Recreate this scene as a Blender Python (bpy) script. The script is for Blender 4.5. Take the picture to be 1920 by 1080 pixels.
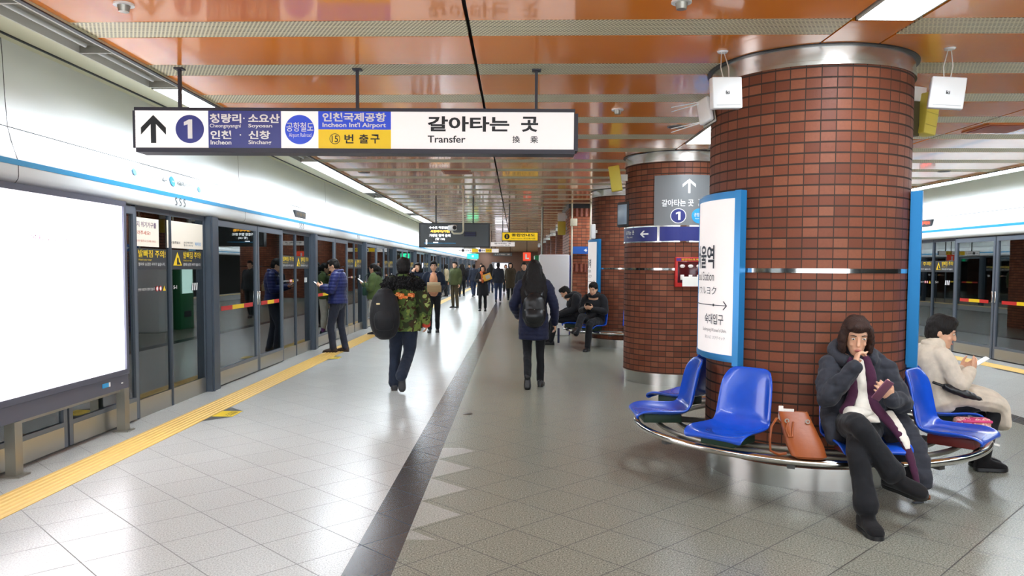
import bpy, bmesh, math, random
from mathutils import Vector, Matrix, noise
D = bpy.data; SC = bpy.context.scene; COL = SC.collection
PI = math.pi; V = Vector
random.seed(7)
for _o in list(D.objects): D.objects.remove(_o)

# ---------------------------------------------------------------- camera, world, exposure
FOC, PITCH, ROLL, YAW, PPY, EYE = 1458.0, .0540, .0056, -.0045, 580.2, 1.6
_f = V((math.sin(YAW)*math.cos(PITCH), math.cos(YAW)*math.cos(PITCH), -math.sin(PITCH)))
_r = V((math.cos(YAW), -math.sin(YAW), 0)); _u = _r.cross(_f)
RT = _r*math.cos(ROLL) + _u*math.sin(ROLL); UP = -_r*math.sin(ROLL) + _u*math.cos(ROLL); FW = _f
cd = D.cameras.new('camera'); cam = D.objects.new('camera', cd); COL.objects.link(cam)
cd.sensor_width = 36; cd.lens = FOC/1920*36; cd.shift_y = (PPY-540)/1920; cd.clip_end = 300; cd.clip_start = .05
cam.matrix_world = Matrix(((RT.x, UP.x, -FW.x, 0), (RT.y, UP.y, -FW.y, 0), (RT.z, UP.z, -FW.z, EYE), (0, 0, 0, 1)))
SC.camera = cam
w = D.worlds.new('world'); SC.world = w; w.use_nodes = True
w.node_tree.nodes['Background'].inputs[0].default_value = (.86, .93, 1, 1)
w.node_tree.nodes['Background'].inputs[1].default_value = 1.7
LAMP = 12.0            # what the fluorescent diffusers give off
vs = SC.view_settings; vs.view_transform = 'Standard'; vs.look = 'None'; vs.gamma = 1; vs.use_curve_mapping = False
vs.exposure = 1.5
SC.cycles.use_denoising = True
SC.cycles.max_bounces = 10; SC.cycles.diffuse_bounces = 4; SC.cycles.glossy_bounces = 4
SC.cycles.transparent_max_bounces = 16; SC.cycles.caustics_reflective = False; SC.cycles.caustics_refractive = False
SC.cycles.sample_clamp_indirect = 4.0

# measured layout (metres): x across the platform, y along it, z up
CX, PR, PY0, PS = 2.317, .749, 6.268, 4.92        # pillar row
XL = -3.945; XR = 2*CX-XL                          # the two screen-door walls
ZC = 3.169; ZF = 2.22; ZB = 2.385                  # ceiling, underside of fascia, blue line
Y0, Y1 = -6.0, 78.0
def ray(px, py): return FW + RT*((px-960)/FOC) + UP*((PPY-py)/FOC)
def FL(px, py, z=0.0):
    d = ray(px, py); t = (z-EYE)/d.z; return V((d.x*t, d.y*t, z))
def AT(px, py, y):
    d = ray(px, py); t = y/d.y; return V((d.x*t, y, EYE+d.z*t))
def WX(px, py, x):
    d = ray(px, py); t = x/d.x; return V((x, d.y*t, EYE+d.z*t))
def CY(px, py, R, k=0):
    d = ray(px, py); cx, cy = CX, PY0+k*PS
    a = d.x**2+d.y**2; b = -2*(d.x*cx+d.y*cy); c = cx*cx+cy*cy-R*R
    q = max(0, b*b-4*a*c); t = (-b-q**.5)/2/a
    return math.atan2(d.y*t-cy, d.x*t-cx), EYE+d.z*t

# ---------------------------------------------------------------- mesh builder
class MB:
    def __init__(s): s.v = []; s.f = []; s.m = []; s.s = []; s.uv = None
    def add(s, vs, fs, m=0, sm=False, M=None):
        o = len(s.v)
        s.v += [(M @ V(p)) if M else V(p) for p in vs]
        for f in fs: s.f.append([i+o for i in f]); s.m.append(m); s.s.append(sm)
        return s
    def merge(s, b, m=None, M=None):
        o = len(s.v); s.v += [(M @ p) if M else p.copy() for p in b.v]
        for f, mm, ss in zip(b.f, b.m, b.s): s.f.append([i+o for i in f]); s.m.append(mm if m is None else m); s.s.append(ss)
        return s
    def box(s, x0, x1, y0, y1, z0, z1, m=0, M=None):
        vs = [(x, y, z) for z in (z0, z1) for y in (y0, y1) for x in (x0, x1)]
        return s.add(vs, [(0,2,3,1),(4,5,7,6),(0,1,5,4),(1,3,7,5),(3,2,6,7),(2,0,4,6)], m, False, M)
    def rbox(s, c, size, r=.01, seg=2, m=0, M=None):
        bm = bmesh.new(); bmesh.ops.create_cube(bm, size=1)
        for v in bm.verts: v.co = V((v.co.x*size[0], v.co.y*size[1], v.co.z*size[2]))
        bmesh.ops.bevel(bm, geom=bm.edges[:], offset=r, segments=seg, affect='EDGES', profile=.5)
        bm.verts.index_update(); T = Matrix.Translation(V(c)); T = (M @ T) if M else T
        s.add([v.co for v in bm.verts], [[v.index for v in f.verts] for f in bm.faces], m, True, T); bm.free(); return s
    def rings(s, R, m=0, sm=True, caps=True, closed=False, M=None):
        n = len(R[0]); vs = [p for r in R for p in r]; fs = []
        L = len(R); 
        for i in range(L if closed else L-1):
            a, b = i*n, ((i+1) % L)*n
            for j in range(n): k = (j+1) % n; fs.append((a+j, a+k, b+k, b+j))
        s.add(vs, fs, m, sm, M)
        if caps and not closed:
            s.add(R[0], [list(range(n))[::-1]], m, False, M); s.add(R[-1], [list(range(n))], m, False, M)
        return s
    def tube(s, pts, r, n=10, m=0, caps=True, closed=False, M=None, side=None):
        pts = [V(p) for p in pts]; L = len(pts)
        rr = r if isinstance(r, (list, tuple)) else [r]*L
        R = []; up = None
        for i, p in enumerate(pts):
            if closed: t = pts[(i+1) % L]-pts[i-1]
            else: t = pts[min(i+1, L-1)]-pts[max(i-1, 0)]
            t.normalize()
            if up is None:
                up = V(side) if side else (V((0,0,1)) if abs(t.z) < .9 else V((1,0,0)))
            up = up - t*up.dot(t); up.normalize(); w = t.cross(up)
            q = rr[i]; a, b = (q if isinstance(q, (tuple, list)) else (q, q))
            R.append([p + up*(a*math.cos(2*PI*j/n)) + w*(b*math.sin(2*PI*j/n)) for j in range(n)])
        return s.rings(R, m, True, caps, closed, M)
    def ell(s, c, r, m=0, n=14, k=9, M=None):
        R = []
        for i in range(1, k):
            a = -PI/2+PI*i/k
            R.append([(c[0]+r[0]*math.cos(a)*math.cos(2*PI*j/n), c[1]+r[1]*math.cos(a)*math.sin(2*PI*j/n), c[2]+r[2]*math.sin(a)) for j in range(n)])
        return s.rings(R, m, True, True, False, M)
    def lathe(s, prof, n=96, a0=0, a1=2*PI, m=0, c=(0,0), sm=True, caps=True):
        full = abs(a1-a0-2*PI) < 1e-6; N = n if full else n+1
        R = [[(c[0]+r*math.cos(a0+(a1-a0)*i/n), c[1]+r*math.sin(a0+(a1-a0)*i/n), z) for (r, z) in prof] for i in range(N)]
        return s.rings(R, m, sm, caps and not full, full)
    def prism(s, poly, t, mp, m=0):
        """2-D outline pushed t along its normal; mp(u,v,w)"""
        n = len(poly)
        s.add([mp(u, v, 0) for u, v in poly]+[mp(u, v, t) for u, v in poly],
              [list(range(n))[::-1], list(range(n, 2*n))]+[(i, (i+1) % n, n+(i+1) % n, n+i) for i in range(n)], m)
        return s
    def rect(s, u0, u1, v0, v1, mp, m=0, t=.003, nu=1):
        for i in range(nu):
            a, b = u0+(u1-u0)*i/nu, u0+(u1-u0)*(i+1)/nu
            s.prism([(a, v0), (b, v0), (b, v1), (a, v1)], t, mp, m)
        return s
    def disc(s, u, v, r, mp, m=0, t=.004, n=28, ry=None):
        return s.prism([(u+r*math.cos(2*PI*i/n), v+(ry or r)*math.sin(2*PI*i/n)) for i in range(n)], t, mp, m)
    def line(s, pts, wd, mp, m=0, t=.004):
        for (a, b), (c, d) in zip(pts[:-1], pts[1:]):
            l = math.hypot(c-a, d-b); nx, ny = -(d-b)/l*wd/2, (c-a)/l*wd/2
            s.prism([(a-nx, b-ny), (c-nx, d-ny), (c+nx, d+ny), (a+nx, b+ny)], t, mp, m)
        return s
    def text(s, body, u0, u1, v0, v1, mp, m=0, bold=.0, w=.005):
        P, T = glyphs(body, bold)
        s.add([mp(u0+(u1-u0)*x, v0+(v1-v0)*y, w) for x, y in P], T, m); return s
_G = {}
def glyphs(body, bold):
    if (body, bold) in _G: return _G[(body, bold)]
    c = D.curves.new('letters', 'FONT'); c.body = body; c.resolution_u = 3; c.offset = bold
    o = D.objects.new('letters', c); COL.objects.link(o)
    dg = bpy.context.evaluated_depsgraph_get(); me = D.meshes.new_from_object(o.evaluated_get(dg))
    P = [(v.co.x, v.co.y) for v in me.vertices]; T = [list(p.vertices) for p in me.polygons]
    D.objects.remove(o); D.curves.remove(c); D.meshes.remove(me)
    x0, x1 = min(p[0] for p in P), max(p[0] for p in P); y0, y1 = min(p[1] for p in P), max(p[1] for p in P)
    P = [((x-x0)/(x1-x0), (y-y0)/(y1-y0)) for x, y in P]
    _G[(body, bold)] = (P, T); return P, T

def obj(name, mb, mats, parent=None, loc=None, rot=None):
    me = D.meshes.new(name); me.from_pydata([tuple(p) for p in mb.v], [], mb.f); 
    if not isinstance(mats, (list, tuple)): mats = [mats]
    for m in mats: me.materials.append(m)
    me.polygons.foreach_set('material_index', mb.m); me.polygons.foreach_set('use_smooth', mb.s)
    if mb.uv:
        l = me.uv_layers.new(name='UVMap')
        for p in me.polygons:
            us = [mb.uv(me.vertices[i].co) for i in p.vertices]
            big = max(u[0] for u in us)-min(u[0] for u in us) > 2
            for li, u in zip(p.loop_indices, us): l.data[li].uv = (u[0]+(2*PI*PR if big and u[0] < 0 else 0), u[1])
    me.validate(); bm = bmesh.new(); bm.from_mesh(me); bmesh.ops.recalc_face_normals(bm, faces=bm.faces[:]); bm.to_mesh(me); bm.free()
    me.set_sharp_from_angle(angle=math.radians(48)); me.update()
    o = D.objects.new(name, me); COL.objects.link(o)
    if parent: o.parent = parent
    if loc is not None: o.location = loc
    if rot is not None: o.rotation_euler = rot
    return o
def tag(o, label, cat=None, group=None, kind=None):
    o['label'] = label
    if cat: o['category'] = cat
    if group: o['group'] = group
    if kind: o['kind'] = kind
    return o
def thing(name, label, cat, loc=(0,0,0), rotz=0, group=None, kind=None):
    o = D.objects.new(name, None); COL.objects.link(o); o.empty_display_size = .2
    o.location = loc; o.rotation_euler = (0, 0, rotz)
    return tag(o, label, cat, group, kind)
def copy_tree(o, parent=None):
    c = o.copy(); COL.objects.link(c)
    if parent: c.parent = parent
    for ch in list(o.children): copy_tree(ch, c)
    return c

# ---------------------------------------------------------------- materials
def srgb(h):
    h = h.lstrip('#'); c = [int(h[i:i+2], 16)/255 for i in (0, 2, 4)]
    return tuple(x/12.92 if x <= .04045 else ((x+.055)/1.055)**2.4 for x in c)+(1,)
class G:
    def __init__(s, name, color='#808080', rough=.5, metal=0, spec=.5, coat=0, emit=None, estr=0):
        s.mat = D.materials.new(name); s.mat.use_nodes = True; s.nt = s.mat.node_tree
        s.b = s.nt.nodes['Principled BSDF']; s.out = s.nt.nodes['Material Output']
        s.set('Base Color', srgb(color)); s.set('Roughness', rough); s.set('Metallic', metal); s.set('Specular IOR Level', spec)
        if coat: s.set('Coat Weight', coat); s.set('Coat Roughness', .05)
        if emit: s.set('Emission Color', srgb(emit)); s.set('Emission Strength', estr)
    def set(s, k, v):
        if hasattr(v, 'is_output'): s.nt.links.new(v, s.b.inputs[k])
        else: s.b.inputs[k].default_value = v
    def n(s, t, ins=None, **pr):
        x = s.nt.nodes.new(t)
        for k, v in pr.items(): setattr(x, k, v)
        for k, v in (ins or {}).items():
            if hasattr(v, 'is_output'): s.nt.links.new(v, x.inputs[k])
            else: x.inputs[k].default_value = v
        return x
    def m(s, op, a, b=0.0, c=0.0):
        x = s.n('ShaderNodeMath', {0: a, 1: b, 2: c}, operation=op); return x.outputs[0]
    def xyz(s, uv=False):
        t = s.n('ShaderNodeTexCoord'); sp = s.n('ShaderNodeSeparateXYZ', {0: t.outputs['UV' if uv else 'Object']}); return t, sp.outputs
    def mix(s, f, a, b, bt='MIX'):
        x = s.n('ShaderNodeMix', data_type='RGBA', blend_type=bt)
        for i, v in ((0, f), (6, a), (7, b)):
            if hasattr(v, 'is_output'): s.nt.links.new(v, x.inputs[i])
            else: x.inputs[i].default_value = v
        return x.outputs[2]
    def noise(s, scale, detail=3, vec=None, rough=.5, out='Fac'):
        if vec is None: vec = s.n('ShaderNodeTexCoord').outputs['Object']
        x = s.n('ShaderNodeTexNoise', {'Vector': vec, 'Scale': scale, 'Detail': detail, 'Roughness': rough}); return x.outputs[out]
    def ramp(s, f, stops, interp='LINEAR'):
        x = s.n('ShaderNodeValToRGB', {0: f}); x.color_ramp.interpolation = interp; e = x.color_ramp.elements
        while len(e) < len(stops): e.new(.5)
        for i, (p, c) in enumerate(stops): e[i].position = p; e[i].color = srgb(c) if isinstance(c, str) else (c, c, c, 1)
        return x.outputs[0]
    def bump(s, h, st=.3, dist=.01):
        x = s.n('ShaderNodeBump', {'Height': h, 'Strength': st, 'Distance': dist}); s.set('Normal', x.outputs[0])
_M = {}
def plain(name, color, rough=.5, metal=0, spec=.5, coat=0, emit=None, estr=0, var=.0):
    if name in _M: return _M[name]
    g = G(name, color, rough, metal, spec, coat, emit, estr)
    if var:
        f = g.noise(9, 4); c = srgb(color); d = tuple(x*(1-var) for x in c[:3])+(1,); g.set('Base Color', g.mix(f, c, d))
    _M[name] = g.mat; return g.mat
def cloth(name, color, rough=.85, bump=.35, scale=60, var=.35, sheen=.1):
    if name in _M: return _M[name]
    g = G(name, color, rough, 0, .25); f = g.noise(14, 4); c = srgb(color)
    g.set('Base Color', g.mix(f, tuple(min(1, x*(1+var*.6)) for x in c[:3])+(1,), tuple(x*(1-var) for x in c[:3])+(1,)))
    g.set('Sheen Weight', sheen); g.bump(g.noise(scale, 5), bump, .006); _M[name] = g.mat; return g.mat

def make_mats():
    # floor: granite squares laid at 45 degrees, two dark bands, a saw-tooth border of pale half tiles
    g = G('granite_floor', '#8a877c', .2, 0, .5); t, x = g.xyz(); X, Y = x[0], x[1]
    k = .412; r2 = math.sqrt(.5)
    a = g.m('DIVIDE', g.m('MULTIPLY', g.m('ADD', X, Y), r2), k); b = g.m('DIVIDE', g.m('MULTIPLY', g.m('SUBTRACT', X, Y), r2), k)
    a = g.m('ADD', a, -.02); b = g.m('ADD', b, .04)
    fa, fb = g.m('FRACT', a), g.m('FRACT', b)
    ln = g.m('MAXIMUM', g.m('LESS_THAN', fa, .016), g.m('LESS_THAN', fb, .016))
    idv = g.n('ShaderNodeCombineXYZ', {0: g.m('FLOOR', a), 1: g.m('FLOOR', b)}).outputs[0]
    wn = g.n('ShaderNodeTexWhiteNoise', {'Vector': idv}).outputs['Value']
    sx = g.m('ABSOLUTE', g.m('SUBTRACT', X, CX))                     # distance from the platform's middle line
    e_in = CX+.767-.13; e_out = CX+.767+.13
    tri = g.m('MULTIPLY', g.m('SUBTRACT', 1.0, g.m('ABSOLUTE', g.m('SUBTRACT', g.m('MULTIPLY', g.m('FRACT', g.m('DIVIDE', Y, k/r2)), 2.0), 1.0))), k*r2)
    tri = g.m('MULTIPLY', tri, g.m('LESS_THAN', g.m('ABSOLUTE', g.m('SUBTRACT', Y, 5.65)), 1.165))
    pale = g.m('GREATER_THAN', sx, g.m('SUBTRACT', e_in, tri))
    band = g.m('MULTIPLY', g.m('GREATER_THAN', sx, e_in), g.m('LESS_THAN', sx, e_out))
    sp = g.noise(110, 2, rough=.7); sp2 = g.noise(45, 3)
    grey = g.ramp(sp, [(.3, '#4b4d45'), (.46, '#838478'), (.58, '#96978a'), (.74, '#bfbfb2')])
    lite = g.ramp(sp, [(.3, '#9a9a95'), (.5, '#bcbcb8'), (.7, '#d2d2cd')])
    dark = g.ramp(sp, [(.3, '#26262a'), (.55, '#3a3a3f'), (.75, '#4e4e54')])
    c = g.mix(g.m('MULTIPLY', pale, g.m('SUBTRACT', 1.0, g.m('MULTIPLY', g.m('LESS_THAN', sx, e_in), .55))), grey, lite); c = g.mix(band, c, dark)
    c = g.mix(g.m('MULTIPLY', wn, .07), c, srgb('#6d6a62'))
    c = g.mix(g.m('MULTIPLY', ln, g.m('SUBTRACT', .95, g.m('ADD', g.m('MULTIPLY', band, .65), g.m('MULTIPLY', pale, .25)))), c, srgb('#33332f'))
    g.set('Base Color', c)
    g.set('Roughness', g.m('ADD', .21, g.m('ADD', g.m('MULTIPLY', sp2, .08), g.m('MULTIPLY', ln, .4))))
    g.bump(g.m('ADD', g.m('MULTIPLY', g.noise(2.2, 2), 1.0), g.m('MULTIPLY', ln, -.3)), .03, .02); _M['floor'] = g.mat
    # orange lacquered ceiling panels
    g = G('orange_panel', '#c9682a', .18, 0, .5, .45); g.set('Coat Roughness', .05)
    f = g.noise(.8, 2); g.set('Base Color', g.mix(f, srgb('#f2902e'), srgb('#e48020'))); g.bump(g.noise(1.3, 2), .05, .03); _M['orange'] = g.mat
    # perforated cream strip
    g = G('perforated_strip', '#b8ae8c', .45, .1); t, x = g.xyz()
    u = g.m('SINE', g.m('MULTIPLY', g.m('ADD', x[0], g.m('MULTIPLY', x[1], .5)), 2*PI/.027)); v = g.m('SINE', g.m('MULTIPLY', x[1], 2*PI/.027))
    hole = g.m('GREATER_THAN', g.m('MULTIPLY', g.m('ADD', u, 1), g.m('ADD', v, 1.2)), 1.35)
    g.set('Base Color', g.mix(hole, srgb('#e4dcbc'), srgb('#7a7254'))); _M['grille'] = g.mat
    # stack-bonded brick tiles round the pillars
    for nm, cyl in (('brick', True), ('brick_flat', False)):
        g = G(nm, '#8c4a34', .55, 0, .4 if cyl else .1); t, x = g.xyz(cyl)
        if cyl: u, v = x[0], x[1]
        else: u, v = g.m('ADD', x[0], x[1]), x[2]
        a = g.m('DIVIDE', u, 2*PI*PR/45); b = g.m('DIVIDE', g.m('SUBTRACT', v, .02), .0748)
        fa, fb = g.m('FRACT', a), g.m('FRACT', b)
        mo = g.m('MAXIMUM', g.m('LESS_THAN', fa, .065), g.m('LESS_THAN', fb, .17))
        idv = g.n('ShaderNodeCombineXYZ', {0: g.m('FLOOR', a), 1: g.m('FLOOR', b)}).outputs[0]
        wn = g.n('ShaderNodeTexWhiteNoise', {'Vector': idv})
        c = g.ramp(wn.outputs['Value'], [(0, '#96573f'), (.35, '#a86247'), (.7, '#b56b4d'), (1, '#c27a5a')])
        c = g.mix(g.m('MULTIPLY', g.noise(60, 4), .5), c, srgb('#8c5340'))
        g.set('Base Color', g.mix(mo, c, srgb('#56463e')))
        g.set('Roughness', g.m('ADD', .42, g.m('MULTIPLY', mo, .4)))
        g.bump(g.m('SUBTRACT', g.m('MULTIPLY', g.noise(90, 3), .25), mo), .7, .008); _M[nm] = g.mat
    # brushed steel
    g = G('brushed_steel', '#c8c6c0', .28, 1); g.set('Roughness', .24); _M['steel'] = g.mat
    plain('chrome', '#d9d7d2', .12, 1); plain('steel_dull', '#a09c92', .42, 1)
    # screen-door glass
    g = G('screen_glass'); nt = g.nt; nt.nodes.remove(g.b)
    tr = g.n('ShaderNodeBsdfTransparent', {0: (.5, .54, .53, 1)}); gl = g.n('ShaderNodeBsdfGlossy', {'Color': (.8, .84, .84, 1), 'Roughness': .012})
    fr = g.n('ShaderNodeFresnel', {'IOR': 1.75}); mx = g.n('ShaderNodeMixShader', {0: g.m('ADD', g.m('MULTIPLY', fr.outputs[0], .85), .09), 1: tr.outputs[0], 2: gl.outputs[0]})
    nt.links.new(mx.outputs[0], g.out.inputs[0]); _M['glass'] = g.mat
    g = G('white_enamel', '#dfe3e2', .22, 0, .5, .3); g.set('Base Color', g.mix(g.noise(.7, 2), srgb('#f0f3f3'), srgb('#e8ecec'))); _M['enamel'] = g.mat
    plain('cream', '#d8d6b8', .5); plain('frame', '#6b7480', .38, .5); plain('post', '#4c5560', .4, .4); plain('kick', '#a9a79f', .3, .9)
    plain('tunnel', '#26241f', .9); plain('blueline', '#2a9ad0', .35); plain('black', '#141416', .4); plain('dark', '#2b2e33', .5)
    g = G('tactile_yellow', '#d9a93a', .5); g.set('Base Color', g.mix(g.noise(25, 4), srgb('#e4bd66'), srgb('#cfa650'))); _M['tactile'] = g.mat
    g = G('fluorescent', '#ffffff', emit='#eaf5ff', estr=LAMP); _M['lamp'] = g.mat
    plain('tube_off', '#cfd2d0', .3); plain('trough', '#c8c6bc', .4, .1)
    plain('sign_dark', '#2a2733', .45); plain('white', '#eeefee', .35); plain('paper', '#efece4', .6)
    plain('ink', '#16161a', .5); plain('blue_sign', '#232a72', .4); plain('blue_bright', '#2347c6', .35); plain('yellow_sign', '#e8c414', .4)
    plain('red', '#c0241f', .4); plain('grey_sign', '#6d6d6d', .45); plain('skyblue', '#2f9fdc', .35); plain('magenta', '#d878b8', .6)
    plain('lit_sign', '#e9e6e4', .35, emit='#fdf6f4', estr=.16); plain('lit_blue', '#30347c', .35, emit='#30347c', estr=.08)
    plain('lit_bright', '#2347c6', .35, emit='#2347d6', estr=.12); plain('lit_yellow', '#e8c414', .35, emit='#eec712', estr=.1)
    plain('lit_white', '#ffffff', .4, emit='#ffffff', estr=.3)
    plain('screen', '#ffffff', .3, emit='#fbf8ff', estr=1.6); plain('led_amber', '#ffb030', .5, emit='#ffb640', estr=1.6)
    plain('led_red', '#ff3018', .5, emit='#ff3a1c', estr=2.2); plain('led_white', '#ffffff', .5, emit='#f4f8ff', estr=1.0)
    plain('green_lit', '#20b070', .5, emit='#20d090', estr=1.2)
    g = G('seat_blue', '#1550c8', .22, 0, .5, .4); g.set('Base Color', g.mix(g.noise(12, 4), srgb('#1a58d4'), srgb('#1048b8'))); g.bump(g.noise(40, 2), .03, .01); _M['seat'] = g.mat
    plain('frame_blue', '#2b86c4', .35, .3); plain('block_green', '#1f3a2a', .6); plain('block_red', '#6e2420', .5)
    plain('yellow_box', '#d9c64e', .5); plain('yellow_trim', '#b8a63c', .5)
make_mats()
def mt(k): return _M[k]
# ---------------------------------------------------------------- structure
def mxy(Xc, sgn=1):                    # wall faces: u runs to the reader's right
    return (lambda u, v, w: V((Xc+w, u, v))) if sgn > 0 else (lambda u, v, w: V((Xc-w, -u, v)))
def mfront(Yc, rev=False):             # faces looking at -y
    return lambda u, v, w: V((u, Yc-w, v))
def mcyl(R, k=0):
    cx, cy = CX, PY0+k*PS
    return lambda u, v, w: V((cx+(R+w)*math.cos(u), cy+(R+w)*math.sin(u), v))
ORD = ['first','second','third','fourth','fifth','sixth','seventh','eighth','ninth','tenth','eleventh','twelfth','thirteenth','fourteenth','fifteenth','sixteenth','seventeenth','eighteenth','nineteenth','twentieth']

mb = MB().box(XL-.12, XR+.12, Y0, Y1, -.25, 0)
tag(obj('floor', mb, mt('floor')), 'polished granite platform floor with two dark bands', 'floor', kind='structure')
# tactile strips
for i, (xa, xb, lab) in enumerate(((-3.555, -3.225, 'yellow ridged tactile strip along the wall with the white lightbox'), (2*CX+3.225, 2*CX+3.555, 'yellow ridged tactile strip along the wall behind the brick pillars'))):
    mb = MB().box(xa, xb, Y0, Y1, 0, .004)
    for j in range(6):
        xc = xa+.035+j*.052
        mb.add([(xc-.014, Y0, .004), (xc-.008, Y0, .009), (xc+.008, Y0, .009), (xc+.014, Y0, .004), (xc-.014, Y1, .004), (xc-.008, Y1, .009), (xc+.008, Y1, .009), (xc+.014, Y1, .004)],
               [(0,1,5,4), (1,2,6,5), (2,3,7,6)])
    tag(obj('trim_%d' % (i+1), mb, mt('tactile')), lab, 'tactile strip', kind='structure')

# ceiling
CL, CR = CX-5.24, CX+5.24
SK = -.03
def ceiling():
    mb = MB(); st, per, gw = 5.038, 1.0633, .33
    segs = [(CL, -.33), (-.305, 2.10), (2.53, 2*CX+.305), (2*CX+.33, CR)]
    k0 = int((Y0-st)/per)-1; k1 = int((Y1-st)/per)+1
    for xa, xb in segs:
        for k in range(k0, k1):
            a = st+k*per
            def q(y0, y1, m):
                ys = [y0+SK*xa, y0+SK*xb, y1+SK*xb, y1+SK*xa]
                mb.add([(xa, ys[0], ZC), (xb, ys[1], ZC), (xb, ys[2], ZC), (xa, ys[3], ZC), (xa, ys[0], ZC+.03), (xb, ys[1], ZC+.03), (xb, ys[2], ZC+.03), (xa, ys[3], ZC+.03)],
                       [(0,3,2,1), (0,1,5,4), (1,2,6,5), (2,3,7,6), (3,0,4,7)], m)
            q(a, a+gw, 1); q(a+gw+.007, a+per-.007, 0)
    # longitudinal panels over the pillars, broken by the light fittings
    ys = [Y0]
    for k in range(-2, 15):
        yc = PY0+k*PS; ys += [yc-PS+1.22, yc-1.25]
    ys.append(Y1)
    for a, b in zip(ys[0::2], ys[1::2]):
        if b > a: mb.box(2.115, 2.515, max(a, Y0), min(b, Y1), ZC, ZC+.03, 0)
    mb.box(CL-.02, CR+.02, Y0, Y1, ZC+.10, ZC+.3, 2)
    return tag(obj('ceiling', mb, [mt('orange'), mt('grille'), mt('black')]), 'glossy orange panel ceiling crossed by perforated cream strips', 'ceiling', kind='structure')
ceiling()
def cove(s, nm, lab):
    f = lambda x: x if s < 0 else 2*CX-x
    mb = MB(); x0, x1 = XL, CL
    pr = [(x0-.02, 3.33), (x0+.10, 3.335), (-3.24, 3.20), (-3.235, ZC-.005), (-3.215, ZC-.005), (-3.21, 3.34), (CL-.01, 3.34), (CL, ZC-.02), (CL+.02, ZC-.02), (CL+.02, 3.45), (x0-.02, 3.45)]
    fs = lambda y: [V((f(x), y, z)) for x, z in pr]
    R = [fs(Y0), fs(Y1)]
    if s > 0: R = [r[::-1] for r in R]
    mb.rings(R, 0, False)
    # dark edge lines of the recess
    for xx, z in ((x0+.105, 3.328), ):
        mb.box(min(f(xx), f(xx+.02)), max(f(xx), f(xx+.02)), Y0, Y1, z-.01, z+.002, 1)
    mb.box(min(f(CL-.012), f(CL+.022)), max(f(CL-.012), f(CL+.022)), Y0, Y1, ZC-.028, ZC-.018, 1)
    tag(obj(nm, mb, [mt('cream'), mt('dark')]), lab, 'ceiling cove', kind='structure')
cove(-1, 'trim_3', 'cream ceiling cove with light recess along the wall with the lightbox')
cove(1, 'trim_4', 'cream ceiling cove with light recess along the wall behind the pillars')

# fascia walls
def fascia(s, nm, lab, y00):
    f = lambda x: XL+x if s < 0 else XR-x
    pr = [(-.15, ZF), (.05, ZF), (.085, ZF+.012), (.105, ZF+.04), (.11, ZF+.07), (.11, 2.355), (.105, 2.41), (.06, 2.55), (.035, 2.66), (.02, 2.9), (.01, 3.2), (.0, 3.36), (-.15, 3.36)]
    mb = MB(); R = [[V((f(x), y, z)) for x, z in pr] for y in (Y0, Y1)]
    if s > 0: R = [r[::-1] for r in R]
    mb.rings(R, 0, True)
    a, b = (f(.100), f(.113)) if s < 0 else (f(.113), f(.100))
    mb.box(a, b, Y0, Y1, ZB-.022, ZB+.022, 1)
    for k in range(-2, 16):                                   # vertical and horizontal panel joints
        y = y00+k*5.04
        if Y0 < y < Y1:
            mb.rings([[V((f(x+.001), y+d, z)) for x, z in pr[1:12]]+[V((f(x-.01), y+d, z)) for x, z in pr[1:12]][::-1] for d in (-.004, .004)], 2, False)
    a, b = sorted((f(.02), f(.0372))); mb.box(a, b, Y0, Y1, 2.656, 2.663, 2)
    tag(obj(nm, mb, [mt('enamel'), mt('blueline'), mt('dark')]), lab, 'wall', kind='structure')
fascia(-1, 'wall_left', 'white enamel fascia with a blue line above the doors beside the lightbox', 16.1)
fascia(1, 'wall_right', 'white enamel fascia with a blue line above the doors behind the pillars', 13.0)
# the tunnels behind the glass, and the far end
for s, nm, lab in ((-1, 'wall_tunnel_left', 'dark tunnel behind the glass doors beside the lightbox'), (1, 'wall_tunnel_right', 'dark tunnel behind the glass doors behind the pillars')):
    mb = MB(); xa = XL-.15 if s < 0 else XR+.15; xb = xa+s*4
    mb.box(min(xb, xb+s*.2), max(xb, xb+s*.2), Y0, Y1, -1.3, 3.5); mb.box(min(xa, xb), max(xa, xb), Y0, Y1, -1.5, -1.3); mb.box(min(xa, xb), max(xa, xb), Y0, Y1, 3.4, 3.6)
    mb.box(min(xa, xb), max(xa, xb), Y1-.2, Y1, -1.3, 3.5); mb.box(min(xa, xb), max(xa, xb), Y0, Y0+.2, -1.3, 3.5)
    tag(obj(nm, mb, mt('tunnel')), lab, 'wall', kind='structure')
tag(obj('wall_end', MB().box(XL-.2, XR+.2, Y1, Y1+.3, -.3, 3.5), plain('end_wall', '#7a5a4a', .6)), 'far end wall of the platform hall', 'wall', kind='structure')

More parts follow.
